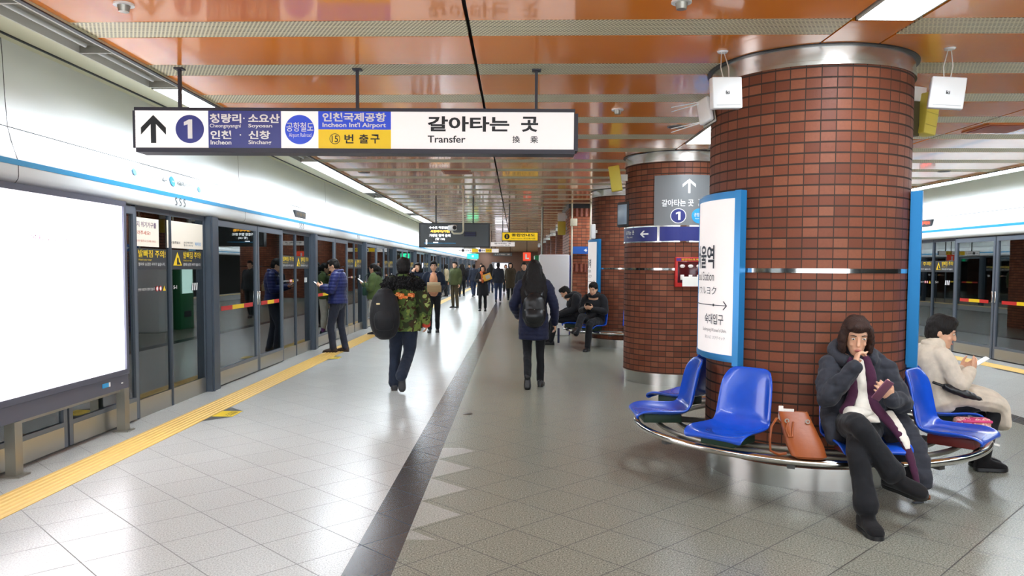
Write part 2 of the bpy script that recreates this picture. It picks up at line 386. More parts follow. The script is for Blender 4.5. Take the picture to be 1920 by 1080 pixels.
# glass screen-door bays -------------------------------------------------
def local_map(sgn): return mxy(0, 1) if sgn < 0 else mxy(0, -1)
def door_leaf(nm, y0, y1, s, lab, hand_at_end):
    """s<0 left wall. Built about its own base point."""
    g = (lambda x: x) if s < 0 else (lambda x: -x)
    X0 = XL if s < 0 else XR
    t = thing(nm, lab, 'door', (X0, y0, 0), 0, None, 'structure'); w = y1-y0
    def B(mb, a, b, ya, yb, za, zb, m=0): mb.box(min(g(a), g(b)), max(g(a), g(b)), ya, yb, za, zb, m)
    fr = MB(); B(fr, 0, .05, 0, .055, .02, 2.2); B(fr, 0, .05, w-.055, w, .02, 2.2); B(fr, 0, .05, .055, w-.055, 2.12, 2.2); B(fr, 0, .05, .055, w-.055, .2, .24)
    obj('frame', fr, mt('frame'), t)
    k = MB(); B(k, .002, .052, .055, w-.055, .02, .2); obj('kick_plate', k, mt('kick'), t)
    p = MB(); B(p, .018, .028, .055, w-.055, .24, 2.12); obj('pane', p, mt('glass'), t)
    h = MB(); yy = w-.028 if hand_at_end else .028; h.rbox((g(.058), yy, 1.12), (.02, .03, .2), .008); obj('handle', h, mt('chrome'), t)
    st = MB(); mp = local_map(s)
    u0, u1 = (.18, w-.18) if s < 0 else (-w+.18, -.18)
    mpp = (lambda u, v, q: V((g(.03)+g(q), u if s < 0 else -u, v)))
    st.rect(u0, u0+(u1-u0)*.33, 1.0, 1.06, mpp, 0, .002); st.rect(u0+(u1-u0)*.33, u0+(u1-u0)*.7, 1.0, 1.06, mpp, 1, .002); st.rect(u0+(u1-u0)*.7, u1, 1.0, 1.06, mpp, 0, .002)
    obj('safety_sticker', st, [mt('red'), mt('yellow_sign')], t)
    return t
def fixed_panel(nm, y0, y1, s, lab, full):
    g = (lambda x: x) if s < 0 else (lambda x: -x)
    X0 = XL if s < 0 else XR
    t = thing(nm, lab, 'window', (X0, y0, 0), 0, None, 'structure'); w = y1-y0
    def B(mb, a, b, ya, yb, za, zb, m=0): mb.box(min(g(a), g(b)), max(g(a), g(b)), ya, yb, za, zb, m)
    fr = MB(); B(fr, -.01, .03, 0, .03, 0, 2.22); B(fr, -.01, .03, w-.012, w, 0, 2.22); B(fr, -.01, .03, .03, w-.012, 2.16, 2.22); obj('frame', fr, mt('post'), t)
    k = MB(); B(k, -.005, .025, .03, w-.012, .0, .19); obj('kick_plate', k, mt('kick'), t)
    p = MB(); B(p, .0, .01, .03, w-.012, .19, 2.16); obj('pane', p, mt('glass'), t)
    mpp = (lambda u, v, q: V((g(.0125)+g(q), u if s < 0 else w-u, v)))
    a, b = (.06, w-.06)
    st = MB()
    st.rect(a, b, 1.555, 1.78, mpp, 0, .002)
    if full:
        c = a+(b-a)*.36
        st.prism([(a+.04, 1.60), (c-.04, 1.60), ((a+c)/2, 1.755)], .004, mpp, 1)
        st.prism([((a+c)/2-.02, 1.61), ((a+c)/2+.07, 1.61), ((a+c)/2+.07, 1.625), ((a+c)/2+.03, 1.64), ((a+c)/2+.02, 1.69), ((a+c)/2-.01, 1.69)], .006, mpp, 3)
    else: c = a+.02
    st.text('발빠짐 주의!', c, b-.03, 1.685, 1.765, mpp, 1, .01)
    st.text('Watch your step!', c, c+(b-c)*.45, 1.645, 1.67, mpp, 1, .0)
    st.text('열차와 승강장 사이가 넓습니다.', c, b-.04, 1.595, 1.63, mpp, 2, .0)
    obj('warning_sticker', st, [mt('dark'), mt('yellow_sign'), mt('white'), mt('ink')], t)
    lo = MB()
    if not full:
        lo.text('안전문 수동조작 시 열차가 있습니다', a, b-.3, 1.33, 1.36, mpp, 0, 0)
        for q in (.24, .16): lo.disc(b-q, 1.345, .03, mpp, 1, .002); lo.disc(b-q, 1.345, .02, mpp, 0, .003)
        lo.prism([(b-.1, 1.318), (b-.03, 1.318), (b-.065, 1.375)], .002, mpp, 2)
    else:
        lo.text('5-1', a+.03, a+.12, 1.33, 1.37, mpp, 0, .01)
        for q in (0, .06, .12): lo.prism([(b-.3+q, 1.30), (b-.27+q, 1.30), (b-.255+q, 1.39), (b-.285+q, 1.39)], .002, mpp, 0)
    obj('small_sticker', lo, [mt('white'), mt('red'), mt('yellow_sign')], t)
    return t, mpp, (a, b)
def screen_row(s, base, k0, k1, where, first_door, first_win, first_post):
    d = w = p = 0; dn, wn, pn = first_door, first_win, first_post
    protos = {}
    X0 = XL if s < 0 else XR
    for k in range(k0, k1):
        y = base+k*5.04
        def put(key, maker, y0, nm, lab):
            if key not in protos: protos[key] = maker(nm, lab)
            else:
                c = copy_tree(protos[key]); c.name = nm; c.location.y = y0; c['label'] = lab
        n = ORD[k-k0]
        # post
        def mkpost(nm, lab):
            mb = MB(); xa, xb = (-.08, .10) if s < 0 else (-.10, .08)
            mb.box(xa, xb, 0, .27, 0, 2.22); mb.box(xa+.02 if s < 0 else xa-.02, xb+.02 if s < 0 else xb-.02, .03, .05, 0, 2.22)
            return tag(obj(nm, mb, mt('post'), None, (X0, y, 0)), lab, 'post', None, 'structure')
        put('post', mkpost, y, 'trim_%d' % pn, f'{n} grey steel post counted along the glass doors {where}'); pn += 1
        put('a', lambda nm, lab: door_leaf(nm, y+.33, y+1.93, s, lab, s < 0 or True), y+.33, 'door_%d' % dn, f'nearer sliding glass leaf of the {n} doorway along the wall {where}'); dn += 1
        put('b', lambda nm, lab: door_leaf(nm, y+1.96, y+3.22, s, lab, False), y+1.96, 'door_%d' % dn, f'farther sliding glass leaf of the {n} doorway along the wall {where}'); dn += 1
        put('c', lambda nm, lab: fixed_panel(nm, y+3.25, y+4.05, s, lab, s > 0)[0], y+3.25, 'window_%d' % wn, f'nearer fixed glass panel after the {n} doorway along the wall {where}'); wn += 1
        put('d', lambda nm, lab: fixed_panel(nm, y+4.06, y+5.03, s, lab, s < 0)[0], y+4.06, 'window_%d' % wn, f'farther fixed glass panel after the {n} doorway along the wall {where}'); wn += 1
    return dn, wn, pn
nd = screen_row(-1, 9.80, -2, 13, 'beside the lightbox', 1, 1, 5)
screen_row(1, 11.95, -1, 5, 'behind the pillars', *nd)

# pillars -------------------------------------------------
def pillar(k, lab, full=True):
    y = PY0+k*PS
    t = thing('brick_pillar', lab, 'pillar', (CX, y, 0), 0, 'round brick pillars along the platform', 'structure')
    mb = MB().lathe([(PR, .14), (PR, 1.570), (PR, 1.605), (PR, 3.06)], 96, caps=False)
    mb.uv = lambda c: ((math.atan2(c.y, c.x))*PR, c.z)
    obj('brick_shaft', mb, mt('brick'), t)
    mb = MB().lathe([(PR-.01, 1.572), (PR+.006, 1.572), (PR+.006, 1.604), (PR-.01, 1.604)], 96, caps=False); obj('steel_strip', mb, mt('chrome'), t)
    mb = MB().lathe([(PR-.02, 0), (PR-.012, 0), (PR-.012, .125), (PR+.008, .13), (PR+.008, .165), (PR-.02, .165)], 96, caps=False); obj('base_band', mb, mt('steel'), t)
    mb = MB().lathe([(PR-.02, 3.03), (PR+.016, 3.03), (PR+.016, 3.058), (PR+.006, 3.062), (PR+.006, ZC+.01)], 96, caps=False); obj('top_band', mb, mt('steel'), t)
    mb = MB().lathe([(PR+.006, ZC-.008), (PR+.035, ZC-.008), (PR+.035, ZC+.02)], 96, caps=False); obj('ceiling_collar', mb, mt('black'), t)
    return t
pillar(0, 'nearest round brick pillar carrying two blue-framed station signs')
p2 = pillar(1, 'round brick pillar with the grey arrow sign and red box')
pillar(2, 'round brick pillar behind the two seated men in black')
for k, nm in ((5, 'fourth'), (6, 'fifth'), (7, 'sixth'), (8, 'seventh'), (9, 'eighth'), (10, 'ninth')):
    pillar(k, f'far brick pillar beyond the white cabinet, {nm} in the pillar row')
# ---------------------------------------------------------------- lights
def light_unit(x0, x1, y0, y1, z, lit, lab, grp):
    t = thing('ceiling_light', lab, 'ceiling light', ((x0+x1)/2, (y0+y1)/2, z), 0, grp)
    hw, hl = (x1-x0)/2, (y1-y0)/2
    h = MB(); h.box(-hw, -hw+.012, -hl, hl, -.005, .10); h.box(hw-.012, hw, -hl, hl, -.005, .10); h.box(-hw, hw, -hl, -hl+.012, -.005, .10); h.box(-hw, hw, hl-.012, hl, -.005, .10); h.box(-hw, hw, -hl, hl, .10, .11)
    obj('housing', h, mt('trough'), t)
    if lit:
        obj('diffuser', MB().box(-hw+.015, hw-.015, -hl+.015, hl-.015, .01, .02), mt('lamp'), t)
    else:
        for x in (-hw*.45, hw*.45):
            L = 2*hl; n = max(1, round(L/1.25))
            for i in range(n):
                a = -hl+.05+i*(L-.1)/n; obj('tube', MB().tube([(x, a+.03, .04), (x, a+(L-.1)/n-.03, .04)], .014, 10), mt('tube_off'), t)
        n = max(1, round(2*hl/1.25))
        for i in range(n+1):
            y = -hl+i*(2*hl-.02)/n; obj('crossbar', MB().box(-hw, hw, y, y+.02, -.003, .05), mt('steel_dull'), t)
    return t
segs = [(-5.9, -1.1, 1), (-1.05, 3.55, 1), (3.6, 6.85, 0), (6.9, 10.0, 1), (10.03, 11.6, 0), (11.63, 16.4, 1), (16.43, 17.6, 0), (17.63, 22.5, 1), (22.53, 23.6, 0)]
y = 23.63
while y < 75: segs.append((y, y+4.85, 1)); y += 4.9
nl = nu = 0
for (a, b, l) in segs:
    if l: lab = f'{ORD[nl]} lit trough light from the near end, above the lightbox wall'; nl += 1
    else: lab = f'{ORD[nu]} unlit stretch of twin tubes from the near end, above the lightbox wall'; nu += 1
    light_unit(-3.205, CL-.015, a, b, ZC-.02, l, lab, 'trough lights above the lightbox wall')
y = -5.9; i = 0
while y < 75:
    light_unit(2*CX-CL+.015, 2*CX+3.205, y, y+4.85, ZC-.02, 1, f'{ORD[i]} lit trough light from the near end, above the wall behind the pillars', 'trough lights behind the pillars'); y += 4.9; i += 1
i = 0
for k in list(range(-1, 14)):
    yc = PY0+k*PS
    nm = {0: 'lit ceiling light before the nearest brick pillar', 1: 'lit ceiling light between the nearest and second brick pillars', 2: 'lit ceiling light between the second and third brick pillars'}.get(k, f'lit ceiling light in the middle row, {ORD[i]} from the near end')
    light_unit(2.13, 2.50, yc-PS+1.25, yc-1.27-(.6 if k == 3 else 0), ZC-.0, 1, nm, 'middle row of ceiling lights'); i += 1  # short one past the third pillar is added to brighten the white cabinet

# ---------------------------------------------------------------- hanging transfer sign
SY = 6.2
def sx(px): return AT(px, 243, SY).x
_zt, _zb = AT(660, 208, SY).z, AT(660, 279, SY).z
def sz(py): return _zt+(py-208)/(279-208)*(_zb-_zt)
t = thing('hanging_sign', 'long white and blue transfer sign hanging on three dark rods', 'sign', (0, 0, 0))
mb = MB(); mb.box(sx(253), sx(1078), SY-.01, SY+.16, sz(209), sz(203)); mb.box(sx(256), sx(1078), SY-.015, SY+.165, sz(287.5), sz(279)); mb.box(sx(249), sx(254), SY+.0, SY+.15, sz(279), sz(209)); mb.box(sx(1076), sx(1084), SY+.0, SY+.15, sz(281), sz(211))
mb.box(sx(253), sx(1077), SY+.14, SY+.15, sz(280), sz(208))
obj('frame', mb, mt('sign_dark'), t)
obj('face', MB().box(sx(253.5), sx(1076), SY, SY+.14, sz(279.5), sz(208)), mt('lit_sign'), t)
F0 = mfront(SY); mp = lambda u, v, q: F0(sx(u), sz(v), q)
pa = MB()
pa.prism([(391, 278.6), (527, 278.6), (527, 208.6), (391, 208.6)], .003, mp, 0)
pa.prism([(597, 243), (733, 243), (733, 208.6), (597, 208.6)], .003, mp, 1); pa.prism([(597, 278.6), (733, 278.6), (733, 243), (597, 243)], .003, mp, 2)
pa.disc(356, 243.5, 26.5, mp, 0, .003, 40); pa.disc(562, 243.5, 27.5, mp, 1, .003, 40)
obj('colour_panels', pa, [mt('lit_blue'), mt('lit_bright'), mt('lit_yellow')], t)
L = MB()
L.prism([(283, 270), (292.5, 270), (292.5, 234), (311, 254), (311, 241), (288, 217.5), (264.5, 241), (264.5, 254), (283, 234)], .004, mp, 0)
def T(b, x0, x1, y0, y1, m, bold=0.0): L.text(b, x0, x1, y1, y0, mp, m, bold, .006)
L.prism([(352.5, 261.5), (361, 261.5), (361, 225.5), (355, 225.5), (345.5, 230.5), (345.5, 237), (352.5, 234.5)], .006, mp, 1)
T('청량리', 394, 453, 214.5, 232, 1, .03); T('Cheongnyangni', 394, 452, 233.5, 242.5, 1, .01); T('소요산', 466, 525, 214.5, 231.5, 1, .03); T('Soyosan', 466, 511, 233.5, 242, 1, .02)
T('인천', 395, 434, 246, 262, 1, .03); T('Incheon', 395, 434, 264, 272.5, 1, .02); T('신창', 466, 507, 246, 262, 1, .03); T('Sinchang', 466, 509, 264, 273.5, 1, .02)
L.disc(458, 223, 1.4, mp, 1, .006, 10); L.disc(451, 254, 1.4, mp, 1, .006, 10)
T('공항철도', 537.5, 588, 230, 247.5, 1, .01); T('Airport Railroad', 542, 584, 250, 260, 1, .0)
T('인천국제공항', 605, 724, 211.5, 228.5, 1, .03); T("Incheon Int'l Airport", 605, 724, 230, 241, 1, .025)
T('번', 646, 663, 252, 269, 0, .02); T('출', 673.5, 691, 252, 269, 0, .02); T('구', 695, 712, 252, 269, 0, .02)
L.disc(628, 260.5, 10, mp, 0, .004, 30); L.disc(628, 260.5, 8.8, mp, 2, .005, 30); T('15', 622, 634, 254.5, 267, 0, .01)
T('갈아타는', 802, 955, 217.5, 246, 0, .03); T('곳', 977, 1009, 217.5, 246, 0, .03); T('Transfer', 802, 873, 253.5, 267, 0, .015); T('換', 961, 975, 253.5, 267, 0, .01); T('乘', 994.5, 1009, 253.5, 267, 0, .01)
obj('lettering', L, [mt('ink'), mt('white'), mt('lit_yellow')], t)
for px in (331, 667, 1005.5):
    x = sx(px); o = obj('hanger_rod', MB().box(x-.011, x+.011, SY+.06, SY+.09, sz(204), ZC), mt('sign_dark'), t)
    obj('foot_plate', MB().box(x-.045, x+.045, SY+.03, SY+.12, sz(204), sz(202)).box(x-.035, x+.035, SY+.04, SY+.11, ZC-.012, ZC), mt('sign_dark'), o)

# ---------------------------------------------------------------- advertising lightbox
AX = -3.75
t = thing('advertising_lightbox', 'large glowing white advertising lightbox in a grey frame on steel legs', 'lightbox', (AX-.08, 6.4, 0))
def LB(mb, xa, xb, ya, yb, za, zb, m=0): mb.box(xa-AX+.08, xb-AX+.08, ya-6.4, yb-6.4, za, zb, m)
ya, yb = 4.75, 7.50
mb = MB(); LB(mb, AX-.12, AX, ya, yb, 2.16, 2.21); LB(mb, AX-.12, AX, ya, yb, .55, .60); LB(mb, AX-.12, AX, yb-.045, yb, .6, 2.16); LB(mb, AX-.12, AX, ya, ya+.045, .6, 2.16); LB(mb, AX-.12, AX-.05, ya+.045, yb-.045, .6, 2.16)
obj('frame', mb, plain('lightbox_frame', '#5d5f6e', .4, .3), t)
mb = MB(); LB(mb, AX-.05, AX-.02, ya+.045, yb-.045, .6, 2.16); sc = obj('screen', mb, mt('screen'), t)
L = MB(); mpa = lambda u, v, q: V((.06+q+.002, u-6.4, v)); L.text('복지 위기 가구', 6.03, 6.62, 1.775, 1.84, mpa, 0, .0); obj('lettering', L, mt('magenta'), sc)
mb = MB(); LB(mb, AX-.11, AX-.012, ya, yb, .415, .545); lo = obj('lower_panel', mb, plain('lightbox_frame', '#5d5f6e'), t)
L = MB(); mpb = lambda u, v, q: V((AX-.012-AX+.08+q, u-6.4, v)); L.rect(7.02, 7.13, .475, .515, mpb, 0, .003); L.rect(7.13, 7.16, .475, .515, mpb, 1, .003); L.rect(7.36, 7.39, .47, .48, mpb, 1, .004); obj('small_plate', L, [mt('skyblue'), mt('white')], lo)
for yl in (5.80, 7.44):
    o = obj('leg', MB().box(0, .08, yl-6.4-.045, yl-6.4+.045, .0, .415), mt('steel_dull'), t)
    obj('foot_plate', MB().box(-.03, .12, yl-6.4-.07, yl-6.4+.07, 0, .012), mt('steel_dull'), o)
mb = MB().box(.0, .04, 5.85-6.4, 7.40-6.4, .385, .415); obj('lower_rail', mb, mt('steel_dull'), t)

# notices on the two fixed panels beside the lightbox
def notice(lab, y0, y1, z0, z1, lines):
    o = thing('paper_notice', lab, 'notice', (XL+.0165, (y0+y1)/2, (z0+z1)/2))
    m = lambda u, v, q: V((q, u-(y0+y1)/2, v-(z0+z1)/2))
    obj('sheet', MB().rect(y0, y1, z0, z1, m, 0, .003), plain('notice_paper', '#eadfcd', .6), o)
    L = MB()
    for (b, a, c, d, e, mi, bo) in lines: L.text(b, a, c, d, e, m, mi, bo, .0045)
    obj('lettering', L, [plain('plum_ink', '#5a3a66', .6), plain('coral_ink', '#d0705e', .6), mt('ink'), mt('skyblue')], o)
notice('cream welfare notice with plum and coral headline on the glass', 7.90, 8.56, 1.80, 2.10, [('복지 위기가구를', 7.99, 8.5, 2.0, 2.06, 0, .01), ('알려주세요!', 8.0, 8.36, 1.92, 1.965, 1, .01), ('위기가구 발견 시 신고해 주세요', 8.0, 8.48, 1.845, 1.87, 1, 0)])
notice('blank cream notice with a small blue mark along its bottom edge', 8.76, 9.76, 1.80, 2.11, [('서울특별시', 8.85, 9.1, 1.85, 1.88, 2, 0), ('보건복지부', 9.2, 9.45, 1.86, 1.885, 2, 0), ('한국사회보장', 9.2, 9.46, 1.83, 1.85, 2, 0), ('복지로', 9.52, 9.7, 1.84, 1.885, 3, 0)])
# station strip on the fascia
t = thing('station_strip', 'blue dots and station names printed on the white fascia', 'wall lettering', (XL+.05, 8.7, 2.53))
L = MB(); m = lambda u, v, q: V((.026-(v-2.53)*.22+q, u-8.7, v-2.53))
for yy, z, r in ((7.93, 2.545, .035), (8.80, 2.545, .055), (9.53, 2.525, .035)): L.disc(yy, z, r, m, 0, .004, 24, r)
L.text('숙대입구', 8.0, 8.26, 2.525, 2.56, m, 1, 0); L.text('Sookmyung Women', 8.28, 8.48, 2.545, 2.56, m, 1, 0); L.text('淑大入口', 8.28, 8.44, 2.525, 2.537, m, 1, 0)
L.line([(8.56, 2.54), (8.66, 2.54)], .006, m, 1); L.line([(8.585, 2.56), (8.56, 2.54), (8.585, 2.52)], .006, m, 1)
L.text('서울역', 8.9, 9.1, 2.515, 2.57, m, 1, .02); L.text('Seoul Station', 9.12, 9.33, 2.545, 2.565, m, 1, 0); L.text('首尔站 ソウル', 9.12, 9.33, 2.52, 2.535, m, 1, 0); L.text('회현', 9.6, 9.7, 2.51, 2.545, m, 1, 0)
L.text('426', 8.77, 8.83, 2.535, 2.555, lambda u, v, q: m(u, v, q+.003), 2, .02)
obj('lettering', L, [mt('skyblue'), plain('grey_ink', '#6a6f72', .6), mt('white')], t)
for n, (yy, side) in enumerate(((8.91, -1), (13.95, -1), (18.99, -1))):
    t = thing('carriage_mark', f'three dark curled car marks under the blue line, {ORD[n]} set from the near end', 'wall lettering', (XL+.112, yy, 2.32), 0, 'car marks under the blue line')
    L = MB(); m = lambda u, v, q: V((q, u, v))
    for i in range(3):
        u = -.13+i*.11; L.line([(u, -.035), (u+.035, -.035), (u+.045, -.01), (u+.015, .012), (u, .03), (u+.02, .045), (u+.045, .035)], .012, m, 0, .003)
    obj('lettering', L, plain('grey_ink', '#6a6f72'), t)
def wall_led(lab, s, y0, y1, z0, z1, text):
    x = XL+.075 if s < 0 else XR-.075; g = 1 if s < 0 else -1
    t = thing('fascia_display', lab, 'display', (x, (y0+y1)/2, (z0+z1)/2))
    w = (y1-y0)/2; h = (z1-z0)/2
    obj('housing', MB().box(min(-.07*g, .02*g), max(-.07*g, .02*g), -w, w, -h, h), mt('dark'), t)
    L = MB(); m = lambda u, v, q: V((g*(.0205+q), g*u, v))
    L.text(text[0], -w*.85, w*.8, -h*.55, h*.55, m, 0, .02); obj('led_text', L, text[1], t)
wall_led('small dark display set in the white fascia above the blue line', -1, 13.62, 14.3, 2.46, 2.58, ('서울역', plain('dull_amber', '#6b5638', .6)))
wall_led('small display with red characters on the fascia behind the nearest pillar', 1, 16.0, 16.55, 2.50, 2.63, ('서울역(4)', mt('led_red')))

# ---------------------------------------------------------------- things on the pillars
def station_sign(k, ac, lab):
    a0, a1 = math.radians(ac-31), math.radians(ac+31); y = PY0+k*PS
    t = thing('station_sign', lab, 'sign', (CX, y, 1.55), 0, 'blue-framed curved station signs')
    z0, z1 = -.66, .63
    def arc(r0, r1, za, zb, b0, b1, n=30): return MB().lathe([(r0, za), (r1, za), (r1, zb), (r0, zb)], n, b0, b1)
    fr = arc(PR+.01, PR+.055, z0, z1, a0, a1)
    fr.merge(arc(PR+.055, PR+.08, z0+.02, z0+.055, a0, a1)).merge(arc(PR+.055, PR+.08, z1-.055, z1-.02, a0, a1))
    fr.merge(arc(PR+.02, PR+.09, z0-.02, z1+.0, a1-.055, a1+.01, 3)).merge(arc(PR+.02, PR+.09, z0-.02, z1+.0, a0-.01, a0+.03, 3))
    obj('frame', fr, mt('frame_blue'), t)
    obj('face', arc(PR+.05, PR+.072, z0+.05, z1-.05, a0+.03, a1-.055), mt('lit_sign'), t)
    L = MB(); R = PR+.073
    def m(u, v, q): a = math.radians(u); return V(((R+q)*math.cos(a), (R+q)*math.sin(a), v-1.55))
    d = ac+174
    L.text('서울역', -189.5+d, -162.2+d, 1.60, 1.78, m, 0, .02); L.text('Seoul Station', -188+d, -162.2+d, 1.505, 1.575, m, 0, .0); L.text('ソウルヨク', -187+d, -159.8+d, 1.40, 1.46, m, 0, 0)
    ml = lambda u, v, q: m(u*180/PI/R+ac, v, q); ue = (174-151.5)*PI/180*R
    for i in range(12): L.line([(-ue+2*ue*i/12, 1.318), (-ue+2*ue*(i+1)/12, 1.318)], .006, ml, 0)
    L.line([(ue-.035, 1.35), (ue, 1.318), (ue-.035, 1.286)], .006, ml, 0)
    L.disc(-162.5+d, 1.318, .7, m, 0, .004, 14, .01)
    L.text('숙대입구', -171.7+d, -153.5+d, 1.17, 1.25, m, 0, .01); L.text("Sookmyung Women's Univ.", -174+d, -151+d, 1.105, 1.14, m, 0, 0); L.text('淑大入口  スクテイック', -171+d, -152+d, 1.055, 1.08, m, 1, 0)
    obj('lettering', L, [plain('slate_ink', '#2f3440', .5), plain('grey_ink', '#6a6f72')], t)
    return t
station_sign(0, -174, 'white curved station sign in blue frame on the nearest pillar, above empty seats')
station_sign(0, -6, 'blue-framed sign seen edge-on beside the seated person in cream')
station_sign(2, -174, 'blue-framed curved sign above the seated man in black')

# second pillar: grey direction panel, blue arrow band, red equipment box, small display
t = thing('direction_panel', 'grey curved panel with white arrow on the second pillar', 'sign', (0, 0, 0))
c2 = mcyl(PR+.004, 1); R_ = math.radians
obj('panel', MB().rect(R_(-126.5), R_(-55), 2.175, 2.845, c2, 0, .006, 24), plain('grey_panel', '#77797a', .4), t)
L = MB(); c3 = mcyl(PR+.0105, 1); dg = lambda u, v, q: c3(R_(u), v, q)
L.prism([(-92.2, 2.60), (-90, 2.60), (-90, 2.74), (-84.5, 2.68), (-84.5, 2.72), (-91.1, 2.79), (-97.7, 2.72), (-97.7, 2.68), (-92.2, 2.74)], .004, dg, 0)
L.text('갈아타는 곳', -118.2, -86.5, 2.425, 2.52, dg, 0, .02); L.text('Transfer', -82, -66, 2.485, 2.52, dg, 0, .01); L.text('換乘', -82, -74, 2.43, 2.465, dg, 0, 0)
L.disc(-101.5, 2.30, 7.9, dg, 0, .003, 30, .1); L.disc(-101.5, 2.30, 7.1, dg, 1, .005, 30, .09); L.prism([(-101.6, 2.245), (-99.3, 2.245), (-99.3, 2.355), (-101.2, 2.355), (-103.8, 2.34), (-103.8, 2.32), (-101.6, 2.33)], .009, dg, 0)
L.disc(-80.3, 2.30, 8, dg, 2, .004, 30, .1); L.text('공항철도', -86, -74.6, 2.29, 2.34, dg, 0, .01, .008); L.text('Airport Railroad', -85, -75.6, 2.25, 2.275, dg, 0, 0, .008)
obj('lettering', L, [mt('white'), mt('blue_sign'), mt('skyblue')], t)
t = thing('arrow_band', 'dark blue wraparound band with white arrow on the second pillar', 'sign', (0, 0, 0))
obj('band', MB().rect(R_(-186), R_(-50), 1.965, 2.16, c2, 0, .01, 44), mt('blue_sign'), t)
mb = MB()
for za, zb in ((1.95, 1.967), (2.158, 2.175)): mb.rect(R_(-186), R_(-50), za, zb, c2, 0, .014, 44)
mb.rect(R_(-122.5), R_(-120), 1.95, 2.175, c2, 0, .014, 1); obj('steel_edging', mb, mt('chrome'), t)
L = MB(); c3b = mcyl(PR+.0145, 1); dg2 = lambda u, v, q: c3b(R_(u), v, q)
L.line([(-142.5, 2.065), (-132.5, 2.065)], .022, dg2, 0)
L.prism([(-143, 2.065), (-139, 2.11), (-136.8, 2.11), (-140.5, 2.065), (-136.8, 2.02), (-139, 2.02)], .004, dg2, 0)
L.text('나가는 곳', -170, -152, 2.06, 2.12, dg2, 0, .02); L.text('Way out', -168, -155, 2.01, 2.045, dg2, 0, 0); obj('lettering', L, mt('white'), t)
t = thing('emergency_mask_box', 'red emergency equipment box with glass front on the second pillar', 'equipment box', (CX+.775*math.cos(R_(-89)), PY0+PS+.775*math.sin(R_(-89)), 1.55))
mb = MB(); mb.rbox((0, .03, 0), (.40, .1, .40), .01); obj('cabinet', mb, mt('red'), t)
obj('window', MB().rbox((0, -.022, .0), (.34, .01, .28), .003), plain('dark_red_glass', '#4a1518', .12), t)
mb = MB()
for x in (-.11, 0, .11): mb.ell((x, -.022, .08), (.04, .015, .025), 0, 10, 6); mb.rbox((x, -.028, -.07), (.05, .01, .07), .004)
obj('contents', mb, plain('pale_items', '#e8dcd4', .4), t)
fm = lambda u, v, q: V((u, -.0215-q, v)); L = MB(); L.rect(-.19, .19, .145, .19, fm, 0, .002); L.text('방연마스크 비상용', -.12, .18, .152, .183, fm, 1, .02); L.rect(-.19, -.13, .15, .185, fm, 2, .004); obj('header_label', L, [plain('maroon', '#a0202a', .4), mt('yellow_sign'), plain('violet', '#4a2a7a', .4)], t)
L = MB(); L.rect(-.11, .1, -.19, -.06, lambda u, v, q: V((u, -.036-q, v)), 0, .003); obj('paper_note', L, mt('paper'), t)
a = R_(-176); t = thing('small_display', 'small dark display with pale screen on the edge of the second pillar', 'display', (CX+(PR+.03)*math.cos(a), PY0+PS+(PR+.03)*math.sin(a), 2.36), R_(-60))
obj('housing', MB().rbox((0, 0, 0), (.26, .07, .36), .02), mt('dark'), t); obj('screen', MB().rbox((0, -.034, 0), (.2, .01, .28), .004), plain('pale_glass', '#9fb4c6', .15), t)

# ---------------------------------------------------------------- ring benches
def seat_mesh():
    prof = [(1.345, .415), (1.372, .432), (1.362, .455), (1.30, .462), (1.20, .452), (1.10, .446), (1.02, .448), (.965, .463), (.93, .50), (.905, .56), (.885, .66), (.865, .76), (.845, .84), (.838, .875), (.822, .882)]
    hw = [.20, .222, .232, .236, .234, .23, .225, .22, .216, .21, .205, .198, .19, .178, .165]
    P = []; N = 12
    for i, ((r, z), h) in enumerate(zip(prof, hw)):
        pan = max(0, min(1, (i-1)/3))*max(0, min(1, (9-i)/3)); back = max(0, min(1, (i-6)/3))
        row = []
        for j in range(N+1):
            s = -1+2*j/N; e = abs(s)**3.5
            row.append(V((r+back*.045*e*(1 if i < 13 else .4), s*h, z+pan*.045*e-(.012*e if i < 3 else 0)-(.03*abs(s)**8 if i >= 12 else 0))))
        P.append(row)
    n = len(P); mb = MB(); vs = [p for r in P for p in r]; W_ = N+1
    nor = []
    for i in range(n):
        for j in range(W_):
            a = P[min(i+1, n-1)][j]-P[max(i-1, 0)][j]; b = P[i][min(j+1, N)]-P[i][max(j-1, 0)]; q = b.cross(a); q.normalize(); nor.append(q)
    und = [v-q*.022 for v, q in zip(vs, nor)]
    if und[6+5*W_].z > vs[6+5*W_].z: und = [v+q*.022 for v, q in zip(vs, nor)]
    fs = []; o = len(vs); 
    for i in range(n-1):
        for j in range(N):
            a, b, c, d = i*W_+j, i*W_+j+1, (i+1)*W_+j+1, (i+1)*W_+j
            fs.append((a, d, c, b)); fs.append((o+a, o+b, o+c, o+d))
    for j in range(N):
        a, b = j, j+1; fs.append((a, b, o+b, o+a)); a, b = (n-1)*W_+j, (n-1)*W_+j+1; fs.append((b, a, o+a, o+b))
    for i in range(n-1):
        a, b = i*W_, (i+1)*W_; fs.append((b, a, o+a, o+b)); a, b = i*W_+N, (i+1)*W_+N; fs.append((a, b, o+b, o+a))
    mb.add(vs+und, fs, 0, True); return mb
_seat = seat_mesh()
